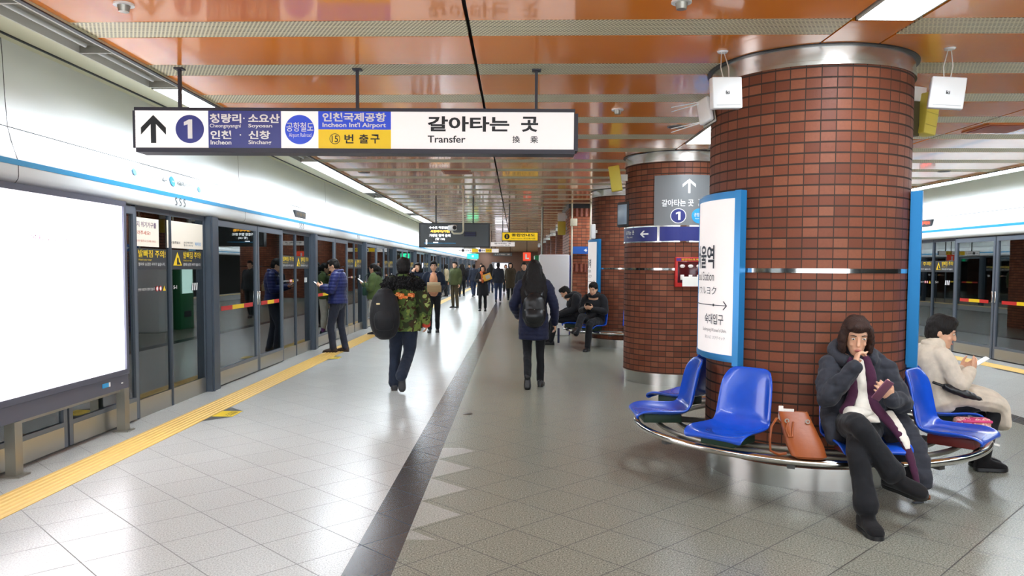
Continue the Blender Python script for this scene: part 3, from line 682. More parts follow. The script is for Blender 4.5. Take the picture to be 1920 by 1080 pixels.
def ring_bench(k, lab):
    t = thing('ring_bench', lab, 'bench', (CX, PY0+k*PS, 0), 0, 'ring benches round the pillars')
    circ = lambda R, z: [(R*math.cos(2*PI*i/96), R*math.sin(2*PI*i/96), z) for i in range(96)]
    obj('outer_rail', MB().tube(circ(1.315, .342), .026, 12, closed=True), mt('chrome'), t)
    for R in (1.15, .98): obj('inner_rail', MB().tube(circ(R, .345), .019, 10, closed=True), mt('steel_dull'), t)
    proto = None
    for i in range(8):
        a = math.radians(45*i); M = Matrix.Rotation(a, 4, 'Z')
        obj('bracket', MB().box(PR-.01, 1.30, -.025, .025, .285, .325, M=Matrix.Rotation(a+PI/8, 4, 'Z')), plain('bracket_grey', '#4b4a48', .5, .3), t)
        if proto is None:
            proto = obj('seat', _seat, mt('seat'), t); md = proto.modifiers.new('smooth', 'SUBSURF'); md.levels = 1; md.render_levels = 2
            blk = obj('mounting_block', MB().rbox((1.14, 0, .405), (.30, .26, .068), .006), mt('block_green'), proto)
            s = proto
        else:
            s = proto.copy(); COL.objects.link(s); s.parent = t; b = blk.copy(); COL.objects.link(b); b.parent = s
            if 45*i in (315, 270): b.data = redblk
        if i == 0:
            redblk = blk.data.copy(); redblk.materials.clear(); redblk.materials.append(mt('block_red'))
        s.rotation_euler = (0, 0, a)
    return t
ring_bench(0, 'ring bench of blue plastic seats round the nearest brick pillar')
ring_bench(2, 'ring bench of blue plastic seats round the third brick pillar')

# ---------------------------------------------------------------- small devices hung round the nearest pillar
def access_point(lab, p, w, h, yaw, base, tilt=0):
    t = thing('wireless_unit', lab, 'wireless access point', p, yaw, 'white wireless units hung by the nearest pillar'); M = Matrix.Rotation(tilt, 4, 'Y')
    b = obj('casing', MB().rbox((0, 0, 0), (w, .06, h), .008, M=M), mt('white'), t)
    L = MB(); m = lambda u, v, q: M @ V((u, -.0305-q, v)); L.line([(-w*.38, -h*.40), (w*.42, -h*.40)], .004, m, 1, .001); L.text('ki', -.012, .012, -.012, .012, m, 0, .02); obj('mark', L, [mt('ink'), plain('pale_line', '#b8b8b8')], b)
    q = Matrix.Rotation(-yaw, 4, 'Z') @ (V(base)-V(p))
    for s in (-1, 1):
        c = V((s*.02, 0, h/2-.01)); obj('cord', MB().tube([c, c*.6+q*.4+V((s*.018, 0, 0)), q+V((s*.008, 0, 0))], .0035, 6), plain('cord_white', '#dcd8cc'), t)
    obj('ceiling_rose', MB().lathe([(0, -.012), (.035, -.010), (.04, 0), (0, 0)], 20, M=None).merge(MB()) if 0 else MB().tube([q-V((0, 0, .012)), q-V((0, 0, .001))], [.034, .04], 20), mt('white'), t)
b1 = FL(1355, 96, ZC); c1 = AT(1361, 175, 5.52)
access_point('white square wireless unit hanging in front of the top of the nearest pillar', c1, .22, .215, R_(10), b1, R_(-3))
b2 = FL(1781, 90, ZC); c2_ = AT(1775, 175, 5.6)
access_point('white square wireless unit hanging beside the pillar before the yellow box', c2_, .225, .22, R_(-14), b2, R_(6))
t = thing('antenna_router', 'pale router with four thin antennas fixed to the nearest pillar', 'router', AT(1322, 208, 6.25), R_(-62))
M = Matrix.Rotation(R_(-14), 4, 'Y'); obj('casing', MB().rbox((0, 0, 0), (.13, .05, .20), .015, M=M), mt('white'), t); obj('back_plate', MB().rbox((.0, .035, .0), (.15, .02, .23), .005, M=M), mt('steel_dull'), t)
for z, dz in ((.08, -.03), (.07, -.055), (-.08, -.04), (-.085, -.065)):
    obj('antenna', MB().tube([(-.02, 0, z), (-.22, -.16, z+dz)], [.005, .003], 6), mt('white'), t)
t = thing('bracket_box', 'yellow lamp box on a white bracket on the nearest pillar', 'wall box', AT(1738, 215, 6.5), R_(20))
M = Matrix.Rotation(R_(9), 4, 'Y'); obj('casing', MB().rbox((0, 0, 0), (.13, .12, .34), .01, M=M), mt('yellow_box'), t)
for i in range(3): obj('slot_line', MB().box(-.062, .062, -.0625, -.060, -.1+i*.1-.003, -.1+i*.1+.003, M=M), mt('yellow_trim'), t)
obj('bracket', MB().rbox((-.08, .05, .17), (.20, .05, .12), .006).box(-.33, -.05, .06, .08, -.02, .14), mt('white'), t); obj('side_plate', MB().box(-.15, -.08, .0, .06, -.18, .10), plain('brown_plate', '#4a4226', .5), t)
a = R_(-186); t = thing('bracket_box', 'tilted yellow lamp box at the edge of the second pillar', 'wall box', AT(1154, 335, 11.05), R_(-8))
M = Matrix.Rotation(R_(-9), 4, 'Y'); obj('casing', MB().rbox((0, 0, 0), (.155, .10, .355), .01, M=M), mt('yellow_box'), t); obj('bracket', MB().box(.04, .17, .02, .05, -.03, .06), mt('steel_dull'), t)

# ---------------------------------------------------------------- hanging things farther along
def hang_sign(lab, x0, x1, z0, z1, Y, fm, fc, draw, rods=(), cat='sign', name='hanging_sign', dep=.1):
    t = thing(name, lab, cat, ((x0+x1)/2, Y, z1)); cx = (x0+x1)/2
    e = (z1-z0)*.06
    fr = MB(); fr.box(x0-cx-e, x1-cx+e, 0, dep, z1-z1, e); fr.box(x0-cx-e, x1-cx+e, 0, dep, z0-z1-e, z0-z1); fr.box(x0-cx-e, x0-cx, 0, dep, z0-z1, 0); fr.box(x1-cx, x1-cx+e, 0, dep, z0-z1, 0); obj('frame', fr, fm, t)
    obj('face', MB().box(x0-cx, x1-cx, .01, dep-.01, z0-z1, 0), fc, t)
    L = MB(); H_, W_ = z1-z0, x1-x0
    m = lambda u, v, q: V((x0-cx+u*W_, .01-q, z0-z1+v*H_)); draw(L, m); 
    obj('lettering', L, LM, t)
    for r in rods: obj('hanger_rod', MB().box(r-cx-.014, r-cx+.014, dep*.3, dep*.7, e, ZC-z1), mt('black'), t)
    return t
LM = [mt('ink'), mt('white'), mt('lit_yellow'), mt('led_amber'), mt('led_white'), mt('blue_sign'), mt('skyblue'), mt('yellow_sign')]
Y = 17.5; a, b = AT(788, 420, Y), AT(916, 462, Y)
def dl(L, m):
    L.text('수수료 걱정없는', .13, .43, .78, .9, m, 4, .02); L.text('서울페이(가맹)', .15, .43, .6, .73, m, 3, .02); L.text('가맹점 절약 문의', .13, .44, .42, .55, m, 4, .02); L.text('(☎ 120)', .22, .36, .26, .38, m, 4, .02)
    L.rect(.06, .52, .12, .15, m, 6, .004); L.rect(.08, .1, .08, .3, m, 4, .005); L.rect(.19, .26, .15, .19, m, 4, .005); L.rect(.64, .82, .45, .66, m, 0, .003)
    for i in range(4): L.rect(.65, .81, .46+i*.05, .475+i*.05, m, 5, .004)
hang_sign('dark hanging display with amber and white message on two rods', a.x, b.x, b.z, a.z, Y, mt('black'), plain('display_black', '#15201f', .25), dl, (AT(817, 400, Y).x, AT(887, 400, Y).x), 'display', 'hanging_display', .18)
p = AT(869, 300, 15.5); q = AT(869, 438, 15.5); c = AT(846, 430, 15.5)
t = thing('security_camera', 'white security camera on a bent pole before the hanging display', 'camera', (p.x, 15.5, ZC)); z = q.z-ZC
obj('pole', MB().tube([(0, 0, 0), (0, 0, z+.06), (-.02, 0, z+.015), (-.06, 0, z), (c.x-p.x+.05, 0, z), (c.x-p.x+.02, 0, z+.03), (c.x-p.x+.02, 0, z+.06)], .018, 10), plain('cream_pole', '#d8d2b8', .4), t)
M = Matrix.Translation((c.x-p.x+.02, -.02, z+.11)) @ Matrix.Rotation(R_(25), 4, 'Z'); o = obj('camera_body', MB().rbox((0, 0, 0), (.11, .28, .11), .03, M=M), mt('white'), t); obj('lens', MB().tube([M @ V((0, -.143, 0)), M @ V((0, -.13, 0))], .04, 16), mt('black'), o)
Y = 19.5; a, b = AT(942, 436, Y), AT(1008, 451, Y)
def dy(L, m):
    L.disc(.13, .5, .075, m, 0, .004, 24, .36); L.text('i', .11, .15, .28, .74, m, 7, .04, .008); L.text('종합안내도', .26, .93, .5, .88, m, 0, .03); L.text('Information 綜合案內圖', .26, .93, .16, .36, m, 0, 0)
hang_sign('yellow hanging information sign with black letter i', a.x, b.x, b.z, a.z, Y, mt('black'), plain('lit_yellow2', '#e2bd10', .4, emit='#e2bd10', estr=.25), dy, (AT(955, 430, Y).x,))
Y = 26; a, b = AT(920, 454, Y), AT(965, 462, Y)
hang_sign('small white hanging transfer sign behind the yellow one', a.x, b.x, b.z, a.z, Y, plain('pale_frame', '#8a8f94'), mt('lit_sign'), lambda L, m: (L.text('갈아타는 곳', .15, .85, .5, .85, m, 0, .02), L.text('Transfer 換乘', .2, .8, .15, .38, m, 0, 0)), ((a.x+b.x)/2,))
Y = 33; a, b = AT(858, 466, Y), AT(935, 473.5, Y)
def dm(L, m):
    L.rect(.35, .5, .02, .98, m, 2, .003); L.rect(.68, .83, .02, .98, m, 2, .003); L.disc(.13, .5, .035, m, 0, .004, 20, .36); L.disc(.545, .5, .035, m, 5, .004, 20, .36); L.line([(.03, .5), (.08, .5)], .1, m, 0)
    L.text('나가는 곳', .19, .33, .3, .7, m, 0, .02); L.text('안내', .7, .81, .3, .7, m, 0, .02); L.text('환승', .59, .67, .3, .7, m, 0, .02)
hang_sign('long white and yellow hanging sign in the distance under the display', a.x, b.x, b.z, a.z, Y, mt('dark'), mt('lit_sign'), dm, (a.x+.3, b.x-.3))
Y = 40; a, b = AT(876, 476, Y), AT(897, 485, Y)
hang_sign('green lit exit sign in the distance', a.x, b.x, b.z, a.z, Y, mt('dark'), mt('green_lit'), lambda L, m: L.rect(.4, .6, .3, .7, m, 1, .003), ((a.x+b.x)/2,))
Y = 45; a, b = AT(925, 474, Y), AT(960, 480, Y)
hang_sign('grey hanging sign farthest down the platform', a.x, b.x, b.z, a.z, Y, mt('dark'), plain('grey_sign', '#6d6d6d'), lambda L, m: L.text('나가는 곳', .1, .9, .3, .7, m, 1, .02), (a.x+.1, b.x-.1))

# ---------------------------------------------------------------- white cabinet, green machine, brick enclosure
ka, kb = AT(1012, 477, 18.3), AT(1068, 477, 18.3)
t = thing('white_cabinet', 'tall white cabinet standing before the brick stair wall', 'cabinet', ((ka.x+kb.x)/2, 18.3, 0)); hw = (kb.x-ka.x)/2
obj('body', MB().rbox((0, .4, ka.z/2), (2*hw, .8, ka.z), .02), plain('cabinet_white', '#fbfcfc', .4), t); obj('edge_trim', MB().box(hw, hw+.03, .02, .78, .02, ka.z-.02), mt('blue_sign'), t)
obj('side_hatch', MB().rbox((-hw-.003, .45, 1.62), (.01, .22, .14), .003), mt('dark'), t)
t = thing('vending_machine', 'green vending machine partly hidden behind the white cabinet', 'vending machine', (ka.x+.28, 19.3, 0))
obj('body', MB().rbox((0, .4, .95), (.75, .8, 1.9), .02), plain('vend_green', '#1f7a48', .4), t); obj('display_window', MB().box(-.39, -.372, .1, .7, .9, 1.6), plain('window_lit', '#dff6f0', .3, emit='#c8f0e6', estr=.8), t); obj('dispenser_slot', MB().box(-.39, -.372, .2, .6, .3, .45), mt('dark'), t)
xa, xb = AT(1070, 385, 18.8).x, 3.3
t = thing('brick_stair_enclosure', 'square brick stair enclosure behind the white cabinet', 'brick wall', ((xa+xb)/2, 18.85+4, 0), 0, None, 'structure'); hw = (xb-xa)/2
z = 3.06
obj('brick_walls', MB().box(-hw, hw, -4+.4, -1, 0, z), mt('brick_flat'), t)
sc_ = MB()
for i in range(16):
    for zz in (2.86, 1.50):
        u = -hw+.06+i*.115
        if u < hw-.06: sc_.tube([(u, -4+.4, zz), (u, -4+.4, zz+.2)], .042, 10)
obj('soldier_bricks', sc_, plain('soldier_brick', '#94513f', .6), t)
obj('dark_header', MB().box(-hw-.02, hw+.02, -4+.36, -1, z, ZC), mt('black'), t)
for px, lab in ((1072, 'cream conduit pipe with a junction box on the brick stair wall'), (1107, 'bare cream conduit pipe beside the blue-framed sign')):
    x = AT(px, 450, 19.1).x; t2 = thing('conduit_pipe', lab, 'pipe', (x, 19.1, 0)); obj('pipe', MB().tube([(0, 0, 0), (0, 0, ZC)], .022, 8), plain('cream_pole', '#d8d2b8'), t2)
    if px == 1072: obj('junction_box', MB().rbox((.04, -.04, AT(1076, 417, 19.1).z), (.17, .08, .18), .01), plain('cream_pole', '#d8d2b8'), t2)
a, b = AT(1075, 462, 19.0), AT(1104, 476, 19.0); t = thing('wall_sign', 'small plain blue sign on the brick stair wall', 'sign', ((a.x+b.x)/2, 19.15, (a.z+b.z)/2))
hw, hh = (b.x-a.x)/2, (a.z-b.z)/2; obj('panel', MB().box(-hw, hw, -.03, 0, -hh, hh), plain('mid_blue', '#2c62b4', .4), t); L = MB(); L.prism([(hw*.4, 0), (hw*.75, hh*.5), (hw*.75, -hh*.5)], .003, lambda u, v, q: V((u, -.03-q, v)), 0); L.line([(hw*.6, 0), (hw*.85, 0)], .02, lambda u, v, q: V((u, -.03-q, v)), 0); obj('arrow', L, mt('white'), t)
a = AT(983, 481, 30); t = thing('wall_sign', 'small red and white sign hanging beyond the walking woman', 'sign', (a.x+.1, 30, a.z)); obj('panel', MB().box(-.15, .15, 0, .04, -.16, .16), plain('sign_red', '#d8452c', .4, emit='#d8452c', estr=.3), t); obj('hanger_rod', MB().box(-.01, .01, .01, .03, .16, ZC-a.z), mt('black'), t)
L = MB(); L.text('L', -.06, .08, -.1, .1, lambda u, v, q: V((u, -q, v)), 0, .06); obj('lettering', L, mt('white'), t)
a = AT(940, 492, 60); t = thing('lit_kiosk', 'glowing white kiosk at the far end of the platform', 'kiosk', (a.x, 60, 0)); obj('body', MB().rbox((0, .5, 1.0), (1.5, 1, 2.0), .03), plain('kiosk_grey', '#777a80', .5), t); obj('lit_panel', MB().box(-.5, .5, -.02, 0, .9, 1.9), plain('kiosk_glow', '#ffffff', .4, emit='#f2f0ff', estr=1.2), t)

p = AT(1018, 440, 19.2); t = thing('support_pole', 'thin grey pole rising from behind the white cabinet to the ceiling', 'pole', (p.x+.02, 20.3, 0)); obj('pole', MB().tube([(0, 0, 0), (0, 0, ZC)], .03, 10), mt('steel_dull'), t)
for (px, py, hh, nm, lab, mk) in ((1053, 428, .34, 'wall_box', 'far yellow lamp box above the white cabinet', 'yellow_box'), (1053, 407, .2, 'wall_box', 'far white box just over the yellow lamp box', 'white')):
    p = AT(px, py, 20.0); t = thing(nm, lab, 'wall box', (p.x, 20.0, p.z)); obj('casing', MB().rbox((0, 0, 0), (.2, .1, hh), .01), mt(mk), t); obj('bracket', MB().box(.05, xa-p.x+.03, .0, .04, -.04, .04), mt('steel_dull'), t)
t = thing('strip_lamp', 'short pale tube standing above the blue-framed sign by the seated pair', 'lamp', AT(1112, 434, SY_ := PY0+2*PS-.35)); obj('tube', MB().rbox((0, 0, 0), (.10, .08, .30), .02), mt('white'), t); obj('clip', MB().box(.03, .14, .02, .06, -.03, .03), mt('steel_dull'), t)

# ---------------------------------------------------------------- ceiling fittings
def on_ceiling(nm, lab, cat, px, py, r, kind):
    p = FL(px, py, ZC); t = thing(nm, lab, cat, (p.x, p.y, ZC))
    if kind == 'smoke':
        obj('base', MB().lathe([(0, -.012), (r, -.012), (r, 0), (0, 0)], 20), mt('white'), t); obj('sensor', MB().lathe([(0, -.05), (r*.5, -.048), (r*.62, -.012), (0, -.012)], 16), mt('steel_dull'), t)
    elif kind == 'spk':
        obj('rim', MB().lathe([(0, -.008), (r, -.008), (r, 0), (0, 0)], 24), mt('steel_dull'), t); obj('grille', MB().lathe([(0, -.012), (r*.85, -.011), (r*.85, -.007), (0, -.007)], 24), mt('black'), t)
    else:
        obj('frame', MB().box(-r, r, -r, r, -.012, 0), plain('vent_frame', '#b06a3a', .4), t); obj('cover', MB().box(-r*.85, r*.85, -r*.85, r*.85, -.018, -.010), plain('vent_red', '#8e3416', .5), t)
for px, py, lab in ((232, 7, 'smoke detector on the orange ceiling in front of the long transfer sign'), (1278, 2, 'smoke detector on the orange ceiling nearest the first pillar'), (1158, 205, 'smoke detector beyond the end of the long transfer sign')): on_ceiling('smoke_detector', lab, 'smoke detector', px, py, .06, 'smoke')
for px, py, lab in ((1268, 237, 'round dark ceiling speaker above the second pillar'), (1770, 321, 'round dark ceiling speaker behind the nearest pillar'), (683, 323, 'round dark ceiling speaker near the trough lights')): on_ceiling('ceiling_speaker', lab, 'speaker', px, py, .10, 'spk')
on_ceiling('ceiling_vent', 'square red-brown ceiling hatch beyond the long transfer sign', 'vent', 857, 322, .24, 'vent')
on_ceiling('ceiling_vent', 'square ceiling hatch by the wall behind the pillars', 'vent', 1872, 240, .26, 'vent')

# ---------------------------------------------------------------- floor marks and litter
for (px, py, lab) in ((425, 776, 'yellow floor sticker beside the tactile strip by the lightbox'), (625, 671, 'yellow floor sticker under the man in the puffer jacket'), (1905, 697, 'floor sticker by the tactile strip behind the pillars')):
    p = FL(px, py); t = thing('floor_sticker', lab, 'sticker', (p.x, p.y, 0), 0, 'door marks on the floor'); m = lambda u, v, q: V((u, v, q))
    obj('base', MB().prism([(-.12, -.42), (.12, -.16), (.12, .16), (-.12, .42)], .002, m), plain('worn_black', '#3a3a3a', .5), t)
    if px < 1000:
        obj('centre', MB().rect(-.10, .12, -.16, .16, m, 0, .003), mt('yellow_sign'), t); L = MB(); L.text('발빠짐 주의', -.02, .03, -.13, .13, lambda u, v, q: V((.09-(u+.02)*1.6, -.13+.26*((v+.13)/.26), q)), 0, 0, .004); obj('lettering', L, mt('ink'), t)
p = FL(877, 776); t = thing('floor_drain', 'small round metal cover in the floor beside the dark band', 'floor drain', (p.x, p.y, 0)); obj('cover', MB().lathe([(0, .003), (.05, .003), (.055, 0), (0, 0)], 20), plain('drain', '#5a5852', .4, .6), t)
p = FL(1730, 941); t = thing('litter', 'crumpled brown scrap on the floor by the seated woman', 'litter', (p.x, p.y, 0), .3)
mb = MB(); R = []
for i in range(9):
    u = i/8; hw = .035*math.sin(PI*min(1, u*1.05+.04))+.004; R.append([V((-.07+.14*u, s*hw+.012*math.sin(7*u), .012+.025*abs(math.sin(5*u+abs(s)*2))+q)) for s, q in ((-1, 0), (0, .006), (1, 0), (0, -.004))])
mb.rings(R, 0, True); obj('scrap', mb, plain('brown_leaf', '#8a4a24', .7), t); obj('dark_piece', MB().rbox((-.06, -.02, .008), (.08, .03, .012), .004), mt('dark'), t)

# ---------------------------------------------------------------- handbag on the bench
p = V((1.92, 5.02, .372)); t = thing('handbag', 'tan leather tote bag standing on the bench rail beside the seated woman', 'bag', p, R_(-12))
def rr(w, d, z, n=24, e=4, ox=0, oy=0): 
    out = []
    for i in range(n):
        a = 2*PI*i/n; c, s = math.cos(a), math.sin(a); out.append(V((ox+w*math.copysign(abs(c)**(2/e), c), oy+d*math.copysign(abs(s)**(2/e), s), z)))
    return out
mb = MB(); hs = [(0, .085, .05), (.015, .112, .066), (.08, .118, .066), (.16, .108, .054), (.23, .098, .036), (.275, .094, .022)]
mb.rings([rr(w, d, z, ox=-.09*z/.275, oy=.14*z/.275) for z, w, d in hs]+[rr(w-.006, d-.006, z, ox=-.09*z/.275, oy=.14*z/.275) for z, w, d in ((.275, .094, .022), (.22, .098, .036))], 0, True)
g = G('tan_leather', '#a85a2c', .38, 0, .4); g.set('Base Color', g.mix(g.noise(12, 4), srgb('#a45628'), srgb('#82401c'))); g.bump(g.noise(40, 4), .15, .006); leather = g.mat
bg = obj('bag_body', mb, leather, t)
for x, s in ((-.11, -1), (.02, -1)): obj('eyelet', MB().tube([V((x+.012*math.cos(a_)-.06*.75+.02, -.0+.06, .225+.012*math.sin(a_))) for a_ in [2*PI*i/14 for i in range(14)]], .004, 6, closed=True), mt('steel_dull'), bg)
obj('strap', MB().tube([(-.17, .10, .20), (-.20, .06, .24), (-.235, .03, .19), (-.245, .02, .10), (-.24, .01, .03), (-.19, -.01, .012), (-.14, .0, .02)], [(.004, .011)]*7, 8), leather, t)
obj('handle', MB().tube([(-.13, .055, .215), (-.145, .02, .18), (-.13, .005, .13), (-.105, .005, .13), (-.10, .04, .19), (-.095, .06, .22)], .006, 8), leather, t)
obj('paper_inside', MB().rings([rr(.05, .006, z, 16, 4, -.13+o, .145) for z, o in ((.2, 0), (.285, .0), (.29, .0))]).rbox((-.165, .14, .285), (.03, .008, .05), .003), mt('paper'), t)
# ---------------------------------------------------------------- people
def crom(pts, sub=4):
    """pts: list of (Vector, ra, rb) -> smooth resample"""
    out = []; n = len(pts)
    P = [tuple(p[0])+(p[1], p[2]) for p in pts]
    for i in range(n-1):
        p0, p1, p2, p3 = P[max(i-1, 0)], P[i], P[i+1], P[min(i+2, n-1)]
        for k in range(sub):
            t = k/sub
            out.append([.5*(2*b+(c-a)*t+(2*a-5*b+4*c-d)*t*t+(3*b-a-3*c+d)*t**3) for a, b, c, d in zip(p0, p1, p2, p3)])
    out.append(list(P[-1])); return out
def limb(mb, pts, side=(1, 0, 0), n=14, sub=4, m=0, e0=.55):
    C = crom([(V(p[0]), p[1], p[2] if len(p) > 2 else p[1]) for p in pts], sub)
    ps = [V(c[:3]) for c in C]; rr = [(max(.003, c[3]), max(.003, c[4])) for c in C]
    # rounded ends
    def cap(p, q, r):
        d = (p-q); d.normalize(); e = min(r)
        return [(p+d*e*.55, (r[0]*.8, r[1]*.8)), (p+d*e*.9, (r[0]*.4, r[1]*.4))]
    a = cap(ps[0], ps[1], rr[0])[::-1] if e0 else []; b = cap(ps[-1], ps[-2], rr[-1])
    ps = [x[0] for x in a]+ps+[x[0] for x in b]; rr = [x[1] for x in a]+rr+[x[1] for x in b]
    mb.tube(ps, rr, n, m, True, side=side); return mb
def remesh(mb, vox, smooth=2, wr=0.0, freq=9.0, quilt=None, spike=0.0, seed=0):
    me = D.meshes.new('tmp'); me.from_pydata([tuple(p) for p in mb.v], [], mb.f); me.validate()
    o = D.objects.new('tmp', me); COL.objects.link(o)
    md = o.modifiers.new('r', 'REMESH'); md.mode = 'VOXEL'; md.voxel_size = vox
    if smooth: sm = o.modifiers.new('s', 'SMOOTH'); sm.iterations = smooth; sm.factor = .5
    dg = bpy.context.evaluated_depsgraph_get(); r = D.meshes.new_from_object(o.evaluated_get(dg))
    out = MB(); out.v = [v.co.copy() for v in r.vertices]; out.f = [list(p.vertices) for p in r.polygons]; out.m = [0]*len(out.f); out.s = [True]*len(out.f)
    if wr or quilt or spike:
        ns = [v.normal.copy() for v in r.vertices]; off = V((seed*3.1, seed*1.7, seed))
        for i, p in enumerate(out.v):
            d = 0
            if wr: d += wr*(noise.noise(p*freq+off)+.5*noise.noise(p*freq*2.3+off))
            if quilt: q = (p.z+quilt[2]*noise.noise(p*4))/quilt[0]; d += quilt[1]*(abs(math.sin(q*PI))**.5-.7)
            if spike: d += spike*abs(noise.noise(p*55+off))*1.6+spike*.8*noise.noise(p*24)
            out.v[i] = p+ns[i]*d
    D.objects.remove(o); D.meshes.remove(me); D.meshes.remove(r); return out
def rot_to(fwd, up):
    f = V(fwd).normalized(); u = V(up); u = (u-f*u.dot(f)).normalized(); r = f.cross(u)
    return Matrix((r, f, u)).transposed()                 # columns: right, forward, up
def head_parts(mb, c, R3, k=1.0):
    M = Matrix.Translation(V(c)) @ R3.to_4x4() @ Matrix.Scale(k, 4)
    tab = [(-.118, .020, .070, .025), (-.108, .036, .082, .0), (-.09, .047, .088, -.035), (-.065, .057, .088, -.058), (-.04, .064, .086, -.072), (-.012, .069, .083, -.084), (.012, .072, .082, -.092), (.04, .075, .086, -.098), (.068, .072, .078, -.096), (.092, .06, .058, -.08), (.108, .042, .034, -.055), (.118, .018, .008, -.028)]
    R = []
    for z, w_, yf, yb in tab:
        R.append([V((w_*math.cos(a)*(1 if math.sin(a) < 0 else .97), (yf+yb)/2+(yf-yb)/2*math.copysign(abs(math.sin(a))**.9, math.sin(a)), z)) for a in [2*PI*j/22 for j in range(22)]])
    mb.rings(R, 0, True, True, False, M)
    limb(mb, [(M @ V((0, .080, .022)), .008*k, .008*k), (M @ V((0, .094, -.006)), .010*k, .012*k), (M @ V((0, .101, -.028)), .014*k, .013*k)], (1, 0, 0), 8, 2)
    for s in (-1, 1):
        mb.ell((0, 0, 0), (.011, .022, .032), 0, 10, 7, M @ Matrix.Translation((s*.074, -.012, -.008)) @ Matrix.Rotation(s*.35, 4, 'Z'))
        mb.ell((0, 0, 0), (.022, .014, .010), 0, 8, 6, M @ Matrix.Translation((s*.034, .074, .032)))
        mb.ell((0, 0, 0), (.02, .016, .018), 0, 8, 6, M @ Matrix.Translation((s*.036, .066, -.03)))
    mb.ell((0, 0, 0), (.026, .013, .013), 0, 10, 6, M @ Matrix.Translation((0, .082, -.066)))
    mb.ell((0, 0, 0), (.022, .016, .016), 0, 10, 6, M @ Matrix.Translation((0, .078, -.098)))
    return M
def hand(mb, wr, d, pn, side, curl=.5, thumb=.5, k=1.0):
    wr, d, pn = V(wr), V(d).normalized(), V(pn); pn = (pn-d*pn.dot(d)).normalized()
    t = d.cross(pn)*(1 if side > 0 else -1)
    limb(mb, [(wr-d*.02*k, .025*k, .019*k), (wr+d*.03*k, .033*k, .017*k), (wr+d*.07*k, .041*k, .015*k), (wr+d*.092*k, .039*k, .012*k)], t, 12, 2)
    for i, ln in enumerate((.070, .078, .073, .057)):
        b = wr+d*(.088-.004*abs(i-1.3))*k+t*(.030-.0205*i)*k; pts = [(b-d*.02*k, .0095*k)]; a = curl*(.55+.06*i); dd = d*math.cos(a*.6)+pn*math.sin(a*.6)+t*(.07-.05*i)
        for q, f in enumerate((.45, .32, .25)):
            pts.append((b, (.0095, .009, .0083)[q]*k)); b = b+dd.normalized()*ln*f*k
            ang = a*(1.0 if q == 0 else .9); ax = dd.normalized(); pp = (pn-ax*pn.dot(ax)).normalized(); dd = ax*math.cos(ang)+pp*math.sin(ang)
        pts.append((b, .007*k)); limb(mb, pts, t, 8, 2)
    b = wr+d*.022*k+t*.026*k; dd = (d*.62+t*.72+pn*.35*thumb).normalized(); pts = [(b, .014*k)]
    for q, ln in enumerate((.036, .032, .026)):
        b = b+dd*ln*k; pts.append((b, (.0115, .0105, .0085)[q]*k)); dd = (dd+pn*.45*thumb+d*.35-t*.25*thumb).normalized()
    limb(mb, pts, d, 8, 2)
def shoe(mb, an, toe, kind='shoe', k=1.0, up=None):
    """sole runs from behind the ankle to the toe"""
    an, toe = V(an), V(toe); f = toe-an; u = V(up) if up else V((0, 0, 1)); u = u.normalized(); fh = (f-u*f.dot(u)).normalized(); s = fh.cross(u); h = an.dot(u)-toe.dot(u)
    base = an-u*(h+.03*k)     # point on the sole plane under the ankle
    L0, L1 = -.075*k, (f.dot(fh))+.04*k
    prof = [(0, .022, .05), (.05, .036, .095), (.2, .041, .108), (.4, .041, .092), (.6, .046, .070), (.8, .049, .056), (.93, .040, .042), (1.0, .020, .026)]
    R = []
    for q, w_, hh in prof:
        c = base+fh*(L0+(L1-L0)*q); row = []
        for j in range(14):
            a = 2*PI*j/14; x = math.cos(a); z = math.sin(a); row.append(c+s*(w_*k*math.copysign(abs(x)**.8, x))+u*(hh*k*.5*(1+math.copysign(abs(z)**.7, z))))
        R.append(row)
    mb.rings(R, 0, True)
    return base, fh, s, u, L0, L1
SKIN = None
def skin():
    global SKIN
    if SKIN is None:
        g = G('skin', '#d9a888', .5, 0, .4); g.set('Base Color', g.mix(g.noise(20, 3), srgb('#deb092'), srgb('#cf9c7e'))); g.set('Subsurface Weight', .08); SKIN = g.mat
    return SKIN
def hair_mat(nm, c):
    if nm in _M: return _M[nm]
    g = G(nm, c, .6, 0, .25); t, x = g.xyz(); s = g.m('SINE', g.m('ADD', g.m('MULTIPLY', g.m('ADD', x[0], g.m('MULTIPLY', x[1], .6)), 520.), g.m('MULTIPLY', g.noise(25, 3), 14.)))
    cc = srgb(c); g.set('Base Color', g.mix(g.m('MULTIPLY', g.m('ADD', s, 1.), .5), cc, tuple(q*1.5+.001 for q in cc[:3])+(1,))); g.bump(s, .35, .003); _M[nm] = g.mat; return g.mat

